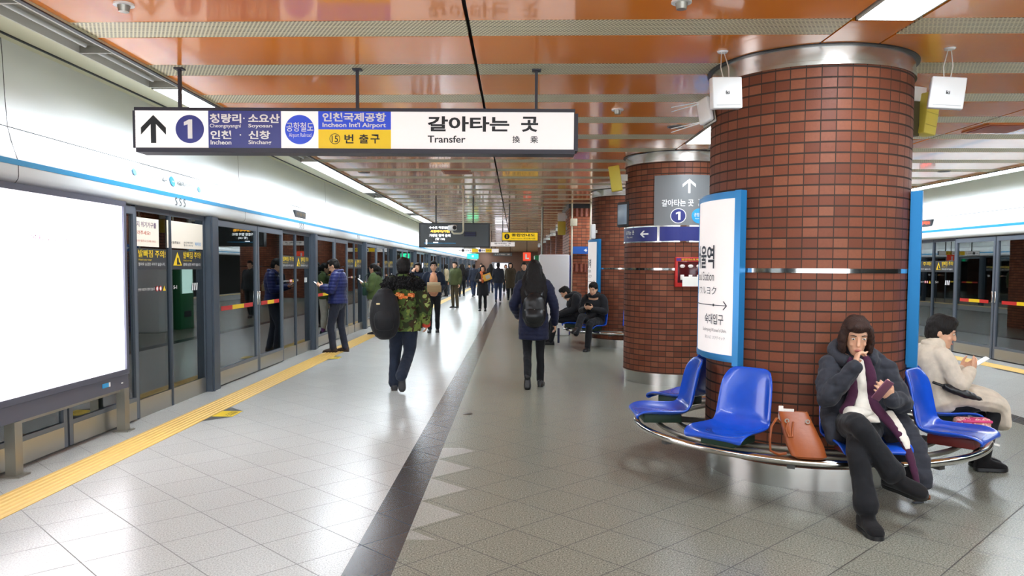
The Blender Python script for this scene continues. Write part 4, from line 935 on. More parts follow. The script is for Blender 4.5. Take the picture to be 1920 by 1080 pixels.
BASE = dict(pel=(0, 0, .95), waist=(0, .005, 1.10), chest=(0, .0, 1.27), neck=(0, -.015, 1.435), head=(0, .02, 1.585),
            shR=(.175, -.02, 1.395), elR=(.215, -.05, 1.12), wrR=(.225, .03, .885), hipR=(.085, 0, .90), knR=(.09, .02, .49), anR=(.095, -.02, .085), toR=(.11, .125, .03))
for q in ('sh', 'el', 'wr', 'hip', 'kn', 'an', 'to'): x, y_, z = BASE[q+'R']; BASE[q+'L'] = (-x, y_, z)
class Person: pass
def person(label, loc, rot, h=1.70, J=None, look=(0, 0), vox=.012, coat=None, pants=None, shoes=None, hair=None, hands=None, group=None, body=1.0, sitting=False, neckw=.052, extra=None):
    k = 1.0 if sitting else h/1.70
    j = dict(BASE); j.update(J or {}); j = {a: V(b)*k for a, b in j.items()}
    t = thing('person', label, 'person', loc, rot, group); P = Person(); P.root = t; P.j = j; P.k = k
    yaw, pit = look
    R3 = (Matrix.Rotation(yaw, 3, 'Z') @ Matrix.Rotation(pit, 3, 'X'))
    mb = MB(); hc = j['head']
    P.hM = head_parts(mb, hc, R3, k)
    sd = (j['shR']-j['shL']).normalized(); hd = (j['hipR']-j['hipL']).normalized()
    limb(mb, [(j['pel']-V((0, 0, .02)), .15*k, .105*k), (j['waist'], .125*k*body, .09*k*body), (j['chest'], .145*k*body, .10*k*body), (j['neck']-V((0, 0, .035*k)), .12*k, .07*k), (j['neck']+V((0, 0, .01)), .058*k, .056*k)], hd, 16)
    limb(mb, [(j['neck']-V((0, 0, .03*k)), .06*k, .06*k), (j['neck']+V((0, 0, .03*k)), neckw*k, neckw*k), (hc+R3 @ V((0, -.02, -.06))*k, neckw*k*.95, neckw*k)], (1, 0, 0), 14)
    for s, S_ in ((1, 'R'), (-1, 'L')):
        a, b, c = j['sh'+S_], j['el'+S_], j['wr'+S_]; wq = c; hdir = (c-b).normalized()
        limb(mb, [(a, .044*k), ((a+b)/2, .038*k), (b, .032*k), (b*.6+c*.4, .032*k), (c, .025*k)], (0, 1, 0), 12)
        a, b, c = j['hip'+S_], j['kn'+S_], j['an'+S_]
        limb(mb, [(a, .075*k), ((a+b)/2, .06*k), (b, .042*k), (b*.6+c*.4, .042*k), (c, .03*k)], (1, 0, 0), 12)
        if not shoes: limb(mb, [(c, .03*k), (c*.6+j['to'+S_]*.4, .02*k), (c*.3+j['to'+S_]*.7, .014*k)], (1, 0, 0), 10, 2)
        hd_ = (hands or {}).get(S_, dict())
        d = hd_.get('d') or tuple(hdir); pn = hd_.get('pn') or (-s, 0, 0)
        hand(mb, wq, d, pn, s, hd_.get('curl', .55), hd_.get('thumb', .5), k)
    b = remesh(mb, vox, 2)
    P.body = obj('body', b, skin(), t)
    # face
    fm = P.hM
    if vox < .016:
        for s in (-1, 1):
            e = obj('eye', MB().ell((0, 0, 0), (.0125, .007, .0055), 0, 10, 7, fm @ Matrix.Translation((s*.033, .0815, .012))), plain('eye_white', '#e8e4de', .3), t)
            obj('iris', MB().ell((0, 0, 0), (.0054, .004, .0052), 0, 10, 6, fm @ Matrix.Translation((s*.033, .0868, .0115))), plain('iris_dark', '#1c120c', .2), e)
            obj('eyebrow', MB().tube([fm @ V((s*.016, .090, .033)), fm @ V((s*.034, .089, .038)), fm @ V((s*.052, .078, .033))], [.003, .0042, .002], 6), plain('brow', '#241a14', .8), t)
        obj('lips', MB().ell((0, 0, 0), (.023, .008, .008), 0, 12, 6, fm @ Matrix.Translation((0, .0925, -.067))), plain('lip', '#b56a60', .5), t)
    # trousers
    if pants:
        mb = MB(); w_ = pants.get('w', 1.0); end = pants.get('end', .0)
        if not pants.get('nopelvis'): limb(mb, [(j['pel']+(j['waist']-j['pel'])*.35, .165*k, .115*k), (j['pel'], .175*k, .125*k), ((j['hipR']+j['hipL'])/2+V((0, 0, -.03*k if not sitting else 0)), .15*k, .11*k)], hd, 16)
        for S_ in 'RL':
            a, b, c = j['hip'+S_], j['kn'+S_], j['an'+S_]; e = c+(b-c)*end if end else c-(b-c).normalized()*.01*k
            limb(mb, [(a, .098*k*w_), (a*.5+b*.5, .088*k*w_), (b, .068*k*w_), (b*.5+c*.5, .064*k*w_), (e, pants.get('cuff', .055)*k*w_)], (1, 0, 0), 14)
        obj('trousers', remesh(mb, max(vox, .010), 2, .006, 11, seed=len(label)), pants['m'], t)
    # shoes
    if shoes:
        for S_ in 'RL':
            mb = MB(); c, to = j['an'+S_], j['to'+S_]; up = shoes.get('up'+S_)
            bs, fh, s_, u_, l0, l1 = shoe(mb, c, to, k=k*shoes.get('s', 1), up=up)
            if shoes.get('shaft'):
                kn = j['kn'+S_]; sh = (kn-c).normalized(); limb(mb, [(c-sh*.03*k, .045*k), (c+sh*.03*k, .046*k), (c+sh*shoes['shaft']*k, .05*k)], (1, 0, 0), 14, 3)
            sh_o = obj('boot' if shoes.get('shaft') else 'shoe', remesh(mb, max(.008, vox*.8), 2), shoes['m'], t)
            sole = MB(); R = []
            hl = shoes.get('heel', .012)
            for (za, zb) in ((-.012, .0),):
                row0 = []; row1 = []
                for q, w_ in ((0, .02), (.05, .034), (.2, .039), (.4, .038), (.6, .045), (.8, .048), (.93, .039), (1.01, .018)): row0.append((q, w_))
                for z in (za, zb+.012):
                    pts = [bs+fh*(l0+(l1-l0)*q)+s_*w_*k+u_*z for q, w_ in row0]+[bs+fh*(l0+(l1-l0)*q)-s_*w_*k+u_*z for q, w_ in row0[::-1]]; R.append(pts)
            sole.rings(R, 0, False)
            if hl > .02:
                c0 = bs+fh*(l0+.045*k); sole.tube([c0+u_*.01, c0-u_*hl], [(.033*k, .033*k), (.022*k, .022*k)], 12)
            obj('sole', sole, shoes.get('sm', mt('black')), sh_o)
    # coat
    if coat:
        mb = MB(); th = coat.get('t', .03)*k; c = coat
        hemdz = c.get('hem', .12)*k; fl = c.get('flare', 1.0); sp = []
        if hemdz > 0 and not sitting: sp += [(j['pel']-V((0, 0, hemdz))+V(c.get('hemoff', (0, 0, 0)))*k, (.175*k+th)*fl, (.125*k+th)*fl), (j['pel']-V((0, 0, hemdz*.5)), (.175*k+th)*(1+(fl-1)*.6), (.13*k+th)*(1+(fl-1)*.6))]
        sp += [(j['pel']+(V((0, 0, 0))), .172*k+th, .125*k+th), (j['waist'], .15*k+th*c.get('waist', 1), .108*k+th*c.get('waist', 1)), (j['chest'], .168*k+th, .118*k+th), ((j['shR']+j['shL'])/2+V((0, .0, .0)), .15*k+th, .085*k+th*.8), (j['neck']+V((0, -.005, .01*k)), .075*k+th*.4, .07*k+th*.4)]
        limb(mb, sp, sd, 20, e0=0 if (hemdz > 0 and not sitting) else .55)
        for s, S_ in ((1, 'R'), (-1, 'L')):
            a, b, w3 = j['sh'+S_], j['el'+S_], j['wr'+S_]; p = c.get('sleeve', 1.0); d = (w3-b).normalized()
            limb(mb, [(a-(j['sh'+S_]-j['neck'])*.15, .068*k*p), (a+(b-a)*.2, .07*k*p), ((a+b)/2, .066*k*p), (b, .06*k*p), (b*.5+w3*.5, .056*k*p), (w3+d*c.get('cuff', 0.0)*k, .044*k*p)], (0, 1, 0), 14)
        for e in c.get('extra', []): limb(mb, [(V(q[0])*k, q[1]*k, q[2]*k) for q in e[0]], e[1], 14)
        P.coat = obj(c.get('name', 'coat'), remesh(mb, c.get('vox', max(vox, .011)), 2, c.get('wr', .007), c.get('fr', 9), c.get('quilt'), seed=len(label)), c['m'], t)
        if c.get('collar'):
            R_c, r_c, cm = c['collar'][:3]; ctr = j['neck']+V((0, -.005, .03*k+(c['collar'][3] if len(c['collar']) > 3 else 0))); mb = MB()
            pts = [ctr+V((R_c*k*math.cos(a), R_c*k*.92*math.sin(a)-.01, -.025*k*math.sin(a)*c.get('cslope', 1))) for a in [2*PI*i/24 for i in range(24)]]
            if c.get('open'): pts = [ctr+V((R_c*k*math.cos(a), R_c*k*.92*math.sin(a)-.01, -.025*k*math.sin(a)*c.get('cslope', 1))) for a in [math.radians(128+284*i/24) for i in range(25)]]
            mb.tube(pts, r_c*k, 12, closed=not c.get('open'))
            obj('collar', remesh(mb, max(.010, vox*.8), 1, .004, 14), cm, t)
    # hair
    if hair:
        mb = MB(); M = P.hM; kd = hair.get('kind', 'short'); e = hair.get('e', 1.0)
        mb.ell((0, 0, 0), (.086*e, .100*e, .088*e), 0, 20, 14, M @ Matrix.Translation((0, -.026, .048)))
        mb.ell((0, 0, 0), (.082*e, .075*e, .09*e), 0, 18, 12, M @ Matrix.Translation((0, -.048, .0)))
        if kd == 'fringe': mb.ell((0, 0, 0), (.074, .05, .034), 0, 16, 10, M @ Matrix.Translation((0, .056, .078)))
        if kd in ('short', 'fringe'): mb.ell((0, 0, 0), (.07, .06, .05), 0, 14, 9, M @ Matrix.Translation((0, .03, .092)))
        if kd == 'bob':
            for s in (-1, 1): limb(mb, [(M @ V((s*.072, .005, .05)), .03, .045), (M @ V((s*.086, .01, -.02)), .024, .05), (M @ V((s*.082, .012, -.10)), .022, .045)], (1, 0, 0), 10)
            limb(mb, [(M @ V((0, -.07, .03)), .085, .05), (M @ V((0, -.085, -.05)), .085, .045), (M @ V((0, -.075, -.125)), .075, .04)], (1, 0, 0), 12)
            mb.ell((0, 0, 0), (.076, .05, .036), 0, 16, 10, M @ Matrix.Translation((0, .052, .085)))
        if kd == 'long':
            L_ = hair.get('len', .45)
            limb(mb, [(M @ V((0, -.05, .06)), .085, .06), (M @ V((0, -.09, -.06)), .095, .06), (M @ V((.005, -.12, -.06-L_*.35)), .125, .055), (M @ V((.0, -.15, -.06-L_*.75)), .115, .045), (M @ V((.0, -.165, -.06-L_)), .075, .025)], (1, 0, 0), 16)
            for s in (-1, 1): limb(mb, [(M @ V((s*.07, .0, .05)), .03, .04), (M @ V((s*.095, -.02, -.05)), .034, .05), (M @ V((s*.14, -.07, -.2)), .05, .05), (M @ V((s*.12, -.13, -.06-L_*.7)), .045, .03), (M @ V((s*.09, -.16, -.06-L_*.92)), .03, .02)], (1, 0, 0), 10)
        if kd == 'bun': mb.ell((0, 0, 0), (.05, .05, .05), 0, 12, 8, M @ Matrix.Translation((0, -.12, .06)))
        if kd == 'tail': limb(mb, [(M @ V((0, -.1, .03)), .04), (M @ V((0, -.15, -.04)), .05), (M @ V((0, -.13, -.2)), .045), (M @ V((0, -.11, -.3)), .02)], (1, 0, 0), 10)
        P.hair = obj('hair', remesh(mb, max(.009, vox*.75), 2, .006, 28, spike=hair.get('spike', .0)), hair['m'], t)
    return P
def phone(p, d, n, lab, mats, w=.072, h=.15, loc=(0, 0, 0), rotz=0):
    """d: long axis, n: screen normal, in the holder's frame"""
    d, n = V(d).normalized(), V(n); n = (n-d*n.dot(d)).normalized(); s = d.cross(n)
    M = Matrix((( s.x, d.x, n.x, p[0]), (s.y, d.y, n.y, p[1]), (s.z, d.z, n.z, p[2]), (0, 0, 0, 1)))
    M = Matrix.Translation(V(loc)) @ Matrix.Rotation(rotz, 4, 'Z') @ M
    t = thing('phone', lab, 'phone', M.translation); t.rotation_euler = M.to_euler()
    obj('casing', MB().rbox((0, 0, 0), (w, h, .009), .004), mats[0], t); obj('screen', MB().rbox((0, 0, .0048), (w*.9, h*.9, .001), .0004), mats[1], t)
    return t
pscr = plain('phone_screen', '#cfd8e0', .2, emit='#c8d4e0', estr=.5)
BLK = cloth('black_wool', '#1b1b1f', .85); BLK2 = cloth('black_trouser', '#15161a', .8, .2); hb = hair_mat('black_hair', '#120e0c')
shoe_b = plain('shoe_black', '#141315', .4); shoe_br = plain('shoe_brown', '#3b2c22', .6); white_s = plain('sole_white', '#e2e0da', .6)

# --- seated woman in the dark coat ------------------------------------------------
W1 = V((2.335, 5.22, 0)); 
char = cloth('charcoal_down', '#2f3139', .75, .3, 50)
J = dict(pel=(0, -.04, .565), waist=(.0, -.10, .70), chest=(.015, -.085, .85), neck=(.045, -.03, 1.02), head=(.06, .035, 1.155),
         shR=(.185, -.06, .965), elR=(.275, .10, .745), wrR=(.135, .20, .965), shL=(-.155, -.06, .955), elL=(-.245, .07, .715), wrL=(-.085, .235, .775),
         hipR=(.10, -.02, .545), knR=(.185, .395, .625), anR=(-.005, .50, .325), toR=(-.115, .575, .265), hipL=(-.08, -.02, .535), knL=(.185, .385, .49), anL=(.185, .545, .12), toL=(.185, .665, .045))
P = person('person seated on the ring bench in a dark hooded coat, hand at chin', W1, PI, 1.62, J, (-.22, -.30), .0058,
    coat=dict(m=char, t=.042, sleeve=1.12, wr=.016, fr=11, quilt=(.085, .007, .03), vox=.0085, cuff=.0, waist=1.3, extra=[
        ([((-.17, -.02, .60), .06, .12), ((-.215, .12, .52), .045, .11), ((-.235, .26, .36), .035, .10), ((-.235, .33, .22), .022, .075)], (0, 1, 0)),
        ([((.15, -.03, .62), .07, .12), ((.20, .06, .56), .06, .10), ((.215, .12, .48), .05, .08)], (0, 1, 0)),
        ([((0, -.12, .62), .2, .08), ((0, -.12, .50), .2, .07)], (1, 0, 0))], collar=(.118, .046, char, -.02), cslope=2.4, open=True),
    pants=dict(m=BLK2, w=1.0, cuff=.078, end=.10), shoes=dict(m=cloth('black_suede', '#131214', .9, .2), shaft=.17, s=1.1, heel=.03, upR=(.25, .45, .85)), hair=dict(m=hair_mat('brown_hair', '#2e1e18'), kind='bob', e=1.03), sitting=True,
    hands=dict(R=dict(d=(-.30, -.35, .85), pn=(-.6, .15, -.3), curl=1.5, thumb=1), L=dict(d=(.55, .35, .45), pn=(.3, -.8, .4), curl=1.0, thumb=.8)))
t = P.root
# plum lining edges, shirt and scarf down the open front
plum = cloth('plum_wool', '#47203a', .85); ivory = cloth('ivory_knit', '#e4ded2', .8)
mb = MB(); limb(mb, [((.04, .055, .99), .03, .02), ((.045, .085, .88), .036, .03), ((.035, .10, .76), .045, .03), ((.03, .13, .66), .08, .035), ((.06, .20, .635), .10, .025)], (1, 0, 0), 14)
obj('shirt', remesh(mb, .009, 2, .005, 14), ivory, t)
mb = MB(); limb(mb, [((-.005, .045, 1.01), .028, .022), ((-.025, .095, .88), .035, .025), ((-.02, .115, .74), .036, .025), ((-.07, .19, .64), .035, .022), ((-.15, .27, .52), .03, .02), ((-.185, .33, .38), .028, .018), ((-.205, .38, .25), .02, .012)], (1, 0, 0), 12)
limb(mb, [((.10, .04, 1.0), .028, .022), ((.105, .085, .90), .03, .025), ((.10, .095, .76), .036, .028), ((.17, .12, .66), .03, .022)], (1, 0, 0), 12)
obj('scarf', remesh(mb, .009, 2, .004, 16), plum, t)
mb = MB(); limb(mb, [((.06, .12, .665), .10, .03), ((.13, .20, .66), .07, .05), ((.16, .23, .60), .05, .045)], (0, 1, 0), 12); obj('shirt_hem', remesh(mb, .009, 2, .006, 14), ivory, t)
limbmb = MB(); limb(limbmb, [((-.10, .16, .66), .05, .016), ((-.15, .26, .55), .04, .014), ((-.17, .31, .46), .02, .01)], (1, 0, 0), 12); obj('shirt_tail', remesh(limbmb, .009, 2, .004, 14), ivory, t)
phone((.005, .315, .835), (-.45, .25, .75), (.2, -.9, .35), 'dark pink phone held by the seated person in the dark coat', (plain('phone_pink', '#7a4a60', .3, .4), pscr), loc=W1, rotz=PI)

# --- seated woman in cream ------------------------------------------------
W2 = V((3.36, 6.25, 0)); cream = cloth('cream_wool', '#d8cbb8', .9, .3, 50)
J = dict(pel=(0, .03, .56), waist=(0, -.02, .69), chest=(0, -.02, .83), neck=(0, .02, .985), head=(.015, .065, 1.10),
         shR=(.165, -.01, .92), elR=(.215, .10, .70), wrR=(.10, .25, .80), shL=(-.165, -.01, .92), elL=(-.215, .10, .69), wrL=(-.04, .25, .79),
         hipR=(.09, .04, .54), knR=(.10, .45, .53), anR=(.12, .38, .13), toR=(.13, .51, .05), hipL=(-.09, .04, .54), knL=(-.07, .46, .53), anL=(-.02, .42, .13), toL=(-.01, .55, .05))
P2 = person('person seated in a long cream coat looking down at a phone', W2, -PI/2, 1.58, J, (-.55, -.30), .0065,
    coat=dict(m=cream, t=.035, sleeve=1.1, vox=.009, wr=.007, extra=[
        ([((0, .02, .58), .20, .12), ((.01, .2, .585), .20, .105), ((.02, .40, .565), .20, .10), ((.02, .50, .50), .19, .075), ((.02, .52, .37), .185, .05)], (1, 0, 0))], collar=(.072, .026, cream, -.025)),
    pants=dict(m=BLK2, w=.85, end=.2), shoes=dict(m=cloth('black_suede', '#131214'), shaft=.2, heel=.05), hair=dict(m=hb, kind='short', e=1.10), sitting=True,
    hands=dict(R=dict(d=(-.4, .6, .4), pn=(-.6, -.5, .3), curl=.9), L=dict(d=(.4, .6, .4), pn=(.6, -.5, .3), curl=.9)))
phone((.03, .36, .86), (.2, .75, .55), (0, -.6, .8), 'pale phone held by the seated person in cream', (mt('white'), pscr), loc=W2, rotz=-PI/2)
p = AT(1778, 727, 6.02); q = AT(1842, 750, 5.98)
t = thing('folded_umbrella', 'black folded umbrella lying across the lap of the person in cream', 'umbrella', p); q = q-p; d = q.normalized()
obj('canopy', remesh(MB() if 0 else limb(MB(), [(V((0, 0, 0))-d*.02, .028), (q*.2, .034), (q*.6, .030), (q*.92, .016)], (0, 0, 1), 14), .006, 1, .005, 22), plain('umbrella_black', '#191a1e', .35), t)
obj('tip', MB().tube([q*.9, q*1.0], [.006, .004], 8), plain('umbrella_tip', '#30323a', .4), t); obj('handle', MB().tube([-d*.12, V((0, 0, 0))], .011, 8), mt('black'), t)
p = AT(1822, 797, 5.95); t = thing('shopping_bag', 'pink patterned shopping bag on the seat in front of the person in cream', 'bag', p, R_(-6))
g = G('pink_print', '#d0708a', .55); g.set('Base Color', g.ramp(g.noise(22, 3), [(.38, '#c43a6a'), (.47, '#e6b4b4'), (.56, '#c98a78'), (.66, '#f0d6d0')], 'CONSTANT')); 
mb = MB().rbox((0, 0, 0), (.26, .10, .12), .03); obj('pouch', mb, g.mat, t); obj('pink_edge', MB().rbox((.02, -.045, .035), (.22, .02, .022), .008), plain('hot_pink', '#d8407c', .5), t)
obj('card', MB().box(.10, .21, -.06, -.057, -.10, -.085, M=Matrix.Rotation(.25, 4, 'Y')), mt('paper'), t)

# --- walking pair, seen from behind ------------------------------------------------
def camo():
    g = G('camouflage', '#4a5a32', .85, 0, .25); n1 = g.noise(7, 2); n2 = g.noise(11, 2, g.n('ShaderNodeMapping', {0: g.n('ShaderNodeTexCoord').outputs['Object'], 1: (3.1, 7.7, 1.3)}).outputs[0])
    a = g.ramp(n1, [(0, '#2c331e'), (.44, '#4d5f30'), (.56, '#71803f')], 'CONSTANT'); b = g.ramp(n2, [(0, 0.0), (.56, 1.0)], 'CONSTANT'); c = g.ramp(n2, [(0, 0.0), (.64, 1.0)], 'CONSTANT')
    x = g.mix(b, a, srgb('#3a2c1c')); x = g.mix(c, x, srgb('#93a05c')); g.set('Base Color', x); g.bump(g.noise(50, 4), .3, .006); return g.mat
denim = cloth('dark_denim', '#202838', .8, .3, 90)
C1 = FL(757, 733); 
P = person('person walking away in a camouflage parka with black fur hood', C1, R_(2), 1.70,
    dict(knL=(-.12, .12, .50), anL=(-.13, .07, .10), toL=(-.15, .24, .03), knR=(.07, .03, .50), anR=(.0, -.27, .24), toR=(.0, -.22, .075), elR=(.28, -.06, 1.13), wrR=(.285, .03, .89), hipL=(-.08, 0, .9), hipR=(.08, 0, .9)), (0, -.05), .009,
    coat=dict(m=camo(), t=.05, hem=.17, flare=1.02, sleeve=1.3, wr=.008, vox=.010), pants=dict(m=denim, w=1.14, cuff=.066), shoes=dict(m=plain('shoe_grey', '#2c2b2d', .6), sm=plain('sole_grey', '#4a443e', .8), upR=(0, -.88, .45)), hair=dict(m=hb, kind='short', e=1.06),
    hands=dict(R=dict(curl=.9), L=dict(curl=.7)))
t = P.root; jn = P.j['neck']; mb = MB()
pts = [jn+V((.20*math.cos(a), .125*math.sin(a)-.06, .0-.05*abs(math.cos(a))**2+.02*math.sin(a)-.012)) for a in [2*PI*i/28 for i in range(28)]]
mb.tube(pts, .060, 12, closed=True); obj('fur_collar', remesh(mb, .008, 0, spike=.034), cloth('black_fur', '#0c0b0c', .95, .5, 120), t)
mb = MB()
for i in range(9):
    x0 = -.10+.026*i; pz = 1.235+.02*math.sin(i*1.9); mb.rbox((x0, -.183-.0*i, pz), (.05, .022, .045+.02*math.sin(i*2.7)), .01, M=Matrix.Rotation(.02*math.sin(i), 4, 'Y'))
g = G('orange_print', '#e08038', .8); g.set('Base Color', g.ramp(g.noise(38, 3), [(.4, '#d86a28'), (.5, '#f0a860'), (.6, '#b84a1c')], 'CONSTANT')); obj('back_print', mb, g.mat, t)
mb = MB(); w_ = P.j['wrR']; d = (w_-P.j['elR']).normalized(); mb.tube([w_-d*.01, w_+d*.055], [.058, .054], 16); obj('cuff', mb, plain('red_cuff', '#c2402c', .7), t)
def backpack(lab, loc, rot, w_, h_, d_, mat, parts):
    t = thing('backpack', lab, 'backpack', loc, rot)
    mb = MB(); limb(mb, [((0, .0, -h_/2+.04), w_*.44, d_*.42), ((0, -.01, -h_*.25), w_*.52, d_*.52), ((0, -.01, 0), w_*.52, d_*.5), ((0, 0, h_*.3), w_*.44, d_*.4), ((0, .01, h_/2-.04), w_*.3, d_*.26)], (1, 0, 0), 18)
    obj('pack', remesh(mb, .010, 2, .005, 10), mat, t); parts(t, w_, h_, d_); return t
bp = cloth('black_nylon', '#17171a', .6, .25, 60)
def pp1(t, w_, h_, d_):
    mb = MB(); limb(mb, [((0, -d_*.42, -h_*.34), w_*.32, .04), ((0, -d_*.47, -h_*.15), w_*.36, .05), ((0, -d_*.40, h_*.02), w_*.3, .035)], (1, 0, 0), 14); obj('front_pocket', remesh(mb, .01, 2), bp, t)
    obj('logo_patch', MB().rbox((-.075, -d_*.47, .11), (.045, .012, .022), .004, M=Matrix.Rotation(.4, 4, 'Y') if 0 else None), plain('patch_cream', '#e0cc9a', .6), t)
    obj('strap', MB().tube([(.05, .08, h_*.42), (.09, .14, h_*.62), (.10, .25, h_*.66), (.10, .36, h_*.35), (.10, .33, -.05)], [(.012, .035)]*5, 8, side=(0, 1, 0)), bp, t)
    obj('grab_loop', MB().tube([(-.04, 0, h_*.46), (-.03, 0, h_*.54), (.03, 0, h_*.54), (.04, 0, h_*.46)], .008, 8), bp, t)
backpack('black backpack slung on one shoulder of the camouflage parka', C1+V((-.20, -.24, 1.03)), R_(6), .36, .56, .26, bp, pp1)

C2 = FL(1000, 726); navy = cloth('navy_quilt', '#1a1e38', .7, .35, 40)
P = person('person with long black hair walking away in a navy coat', C2, R_(-2), 1.68,
    dict(knR=(.09, .10, .49), anR=(.095, .08, .09), toR=(.11, .235, .03), knL=(-.085, .02, .50), anL=(-.075, -.27, .20), toL=(-.075, -.24, .045), elR=(.27, -.05, 1.11), wrR=(.285, .06, .87), elL=(-.27, .0, 1.11), wrL=(-.22, .20, .95)), (0, 0), .009,
    coat=dict(m=navy, t=.028, hem=.30, flare=1.0, sleeve=1.08, wr=.009, vox=.010, quilt=(.05, .005, .01)), pants=dict(m=BLK2, w=.86, cuff=.06), shoes=dict(m=shoe_b, shaft=.10, heel=.02, upL=(0, -.85, .5)), hair=dict(m=hb, kind='long', len=.52, e=1.08), hands=dict(R=dict(curl=.8)))
obj('belt_end', MB().rbox((.33, -.02, .70), (.03, .02, .20), .006), navy, P.root)
def pp2(t, w_, h_, d_):
    mb = MB(); limb(mb, [((0, -d_*.42, -h_*.36), w_*.36, .035), ((0, -d_*.5, -h_*.2), w_*.42, .05), ((0, -d_*.44, -.01), w_*.40, .03)], (1, 0, 0), 14); obj('front_pocket', remesh(mb, .01, 2), bp2, t)
    for s in (-1, 1): obj('strap', MB().tube([(s*.08, .06, h_*.42), (s*.11, .12, h_*.62), (s*.12, .26, h_*.55), (s*.13, .30, .05)], [(.01, .03)]*4, 8, side=(0, 1, 0)), bp2, t)
    obj('zip', MB().tube([(-w_*.44, -d_*.36, -.01), (0, -d_*.56, .0), (w_*.44, -d_*.36, -.01)], .004, 6), mt('steel_dull'), t)
bp2 = plain('black_leather', '#1a1b1d', .38, var=.3)
backpack('black leather backpack worn over the navy coat', C2+V((0, -.22, 1.06)), 0, .30, .42, .2, bp2, pp2)

# --- waiting at the doors ------------------------------------------------
C3 = FL(634, 660); puff = cloth('blue_puffer', '#20285e', .45, .15, 30); 
P = person('person in a blue puffer jacket waiting at the doors with a phone', C3, R_(82), 1.74,
    dict(head=(0, .075, 1.565), neck=(0, .01, 1.43), chest=(0, -.01, 1.27), elR=(.24, .03, 1.14), wrR=(.10, .30, 1.19), elL=(-.24, .03, 1.13), wrL=(-.08, .27, 1.17), knR=(.10, -.02, .49), anR=(.10, -.10, .085), toR=(.13, .05, .03), knL=(-.09, .10, .49), anL=(-.09, .06, .085), toL=(-.11, .21, .03)), (0, -.5), .0095,
    coat=dict(m=puff, t=.045, hem=.06, sleeve=1.25, wr=.004, vox=.010, quilt=(.06, .011, .006), collar=(.085, .032, puff), name='puffer_jacket'), pants=dict(m=cloth('slate_trouser', '#2b2f3c', .8, .25), w=1.0, cuff=.062), shoes=dict(m=shoe_br, sm=plain('sole_dark', '#1e1813', .7)), hair=dict(m=hb, kind='short', e=1.0),
    hands=dict(R=dict(d=(-.3, .8, .3), pn=(-.6, -.2, .7), curl=.9), L=dict(d=(.3, .8, .3), pn=(.4, -.2, .8), curl=.8)))
phone((.0, .41, 1.27), (0, .8, .6), (0, -.6, .8), 'phone held by the person in the blue puffer jacket', (mt('black'), pscr), loc=C3, rotz=R_(82))
C4 = FL(704, 627); olv = cloth('green_jacket', '#55673a', .8, .3, 40)
P = person('person in a green jacket and cream trousers waiting with a phone', C4, R_(78), 1.66,
    dict(head=(0, .05, 1.58), elR=(.25, .0, 1.14), wrR=(.12, .27, 1.20), elL=(-.25, .02, 1.13), wrL=(-.06, .27, 1.20), knR=(.09, .0, .49), toR=(.12, .11, .03)), (0, -.25), .010,
    coat=dict(m=olv, t=.065, hem=.10, sleeve=1.4, wr=.010, fr=8, quilt=(.14, .008, .01), name='jacket', collar=(.10, .04, cloth('black_scarf', '#16161a'))), pants=dict(m=cloth('cream_trouser', '#d9d2c4', .85, .25), w=1.2, cuff=.05, end=.2), shoes=dict(m=plain('sneaker_navy', '#1b1e2a', .6), sm=white_s), hair=dict(m=hb, kind='tail', e=1.04),
    hands=dict(R=dict(d=(-.3, .8, .3), pn=(-.6, -.2, .7), curl=.9), L=dict(d=(.3, .8, .3), pn=(.4, -.2, .8), curl=.8)))
for S_ in 'RL':
    a, b = P.j['an'+S_], P.j['kn'+S_]; obj('sock', limb(MB(), [(a, .05), (a+(b-a)*.28, .052)], (1, 0, 0), 12), cloth('purple_sock', '#7a4a86', .85), P.root)
phone((.02, .38, 1.27), (0, .8, .6), (0, -.6, .8), 'phone held by the person in the green jacket', (mt('white'), pscr), loc=C4, rotz=R_(78))
t = thing('shoulder_bag', 'dark green shoulder bag at the hip of the person in the green jacket', 'bag', C4+V((-.20, -.14, 1.02)), R_(78)); obj('pouch', MB().rbox((0, 0, 0), (.24, .09, .2), .03), cloth('bag_green', '#1f4034', .7), t); obj('strap', MB().tube([(-.1, 0, .08), (-.07, -.02, .35), (.02, -.06, .42)], .008, 6), cloth('bag_green', '#1f4034'), t)
C5 = FL(813, 624); nv = cloth('navy_jacket', '#1e2638', .8)
P = person('person facing us in a peach top and navy jacket carrying a box', C5, PI+R_(5), 1.72,
    dict(elR=(.25, -.02, 1.13), wrR=(.13, .22, 1.02), elL=(-.25, -.02, 1.13), wrL=(-.17, .22, 1.04), knR=(.09, .1, .50), anR=(.09, .12, .12), toR=(.10, .27, .06), knL=(-.09, .0, .50), anL=(-.09, -.18, .12), toL=(-.09, -.05, .04)), (0, 0), .011,
    coat=dict(m=nv, t=.03, hem=.04, sleeve=1.12, name='jacket'), pants=dict(m=BLK2, w=.95), shoes=dict(m=shoe_b), hair=dict(m=hb, kind='short', e=1.03),
    hands=dict(R=dict(d=(-.6, .7, .1), pn=(-.6, -.5, 0), curl=.7), L=dict(d=(.6, .7, .1), pn=(.6, -.5, 0), curl=.7)))
mb = MB(); limb(mb, [((0, .06, 1.45), .05, .045), ((0, .10, 1.33), .10, .07), ((0, .105, 1.15), .11, .07), ((0, .10, .97), .125, .085)], (1, 0, 0), 16); obj('peach_top', remesh(mb, .011, 2, .005, 10), cloth('peach_knit', '#e6a883', .85), P.root)
mb = MB(); limb(mb, [((.06, .07, 1.44), .03, .02), ((.02, .115, 1.37), .025, .015)], (0, 0, 1), 10); limb(mb, [((-.06, .07, 1.44), .03, .02), ((-.02, .115, 1.37), .025, .015)], (0, 0, 1), 10); obj('shirt_collar', remesh(mb, .01, 1), cloth('pink_shirt', '#d8b4b8', .8), P.root)
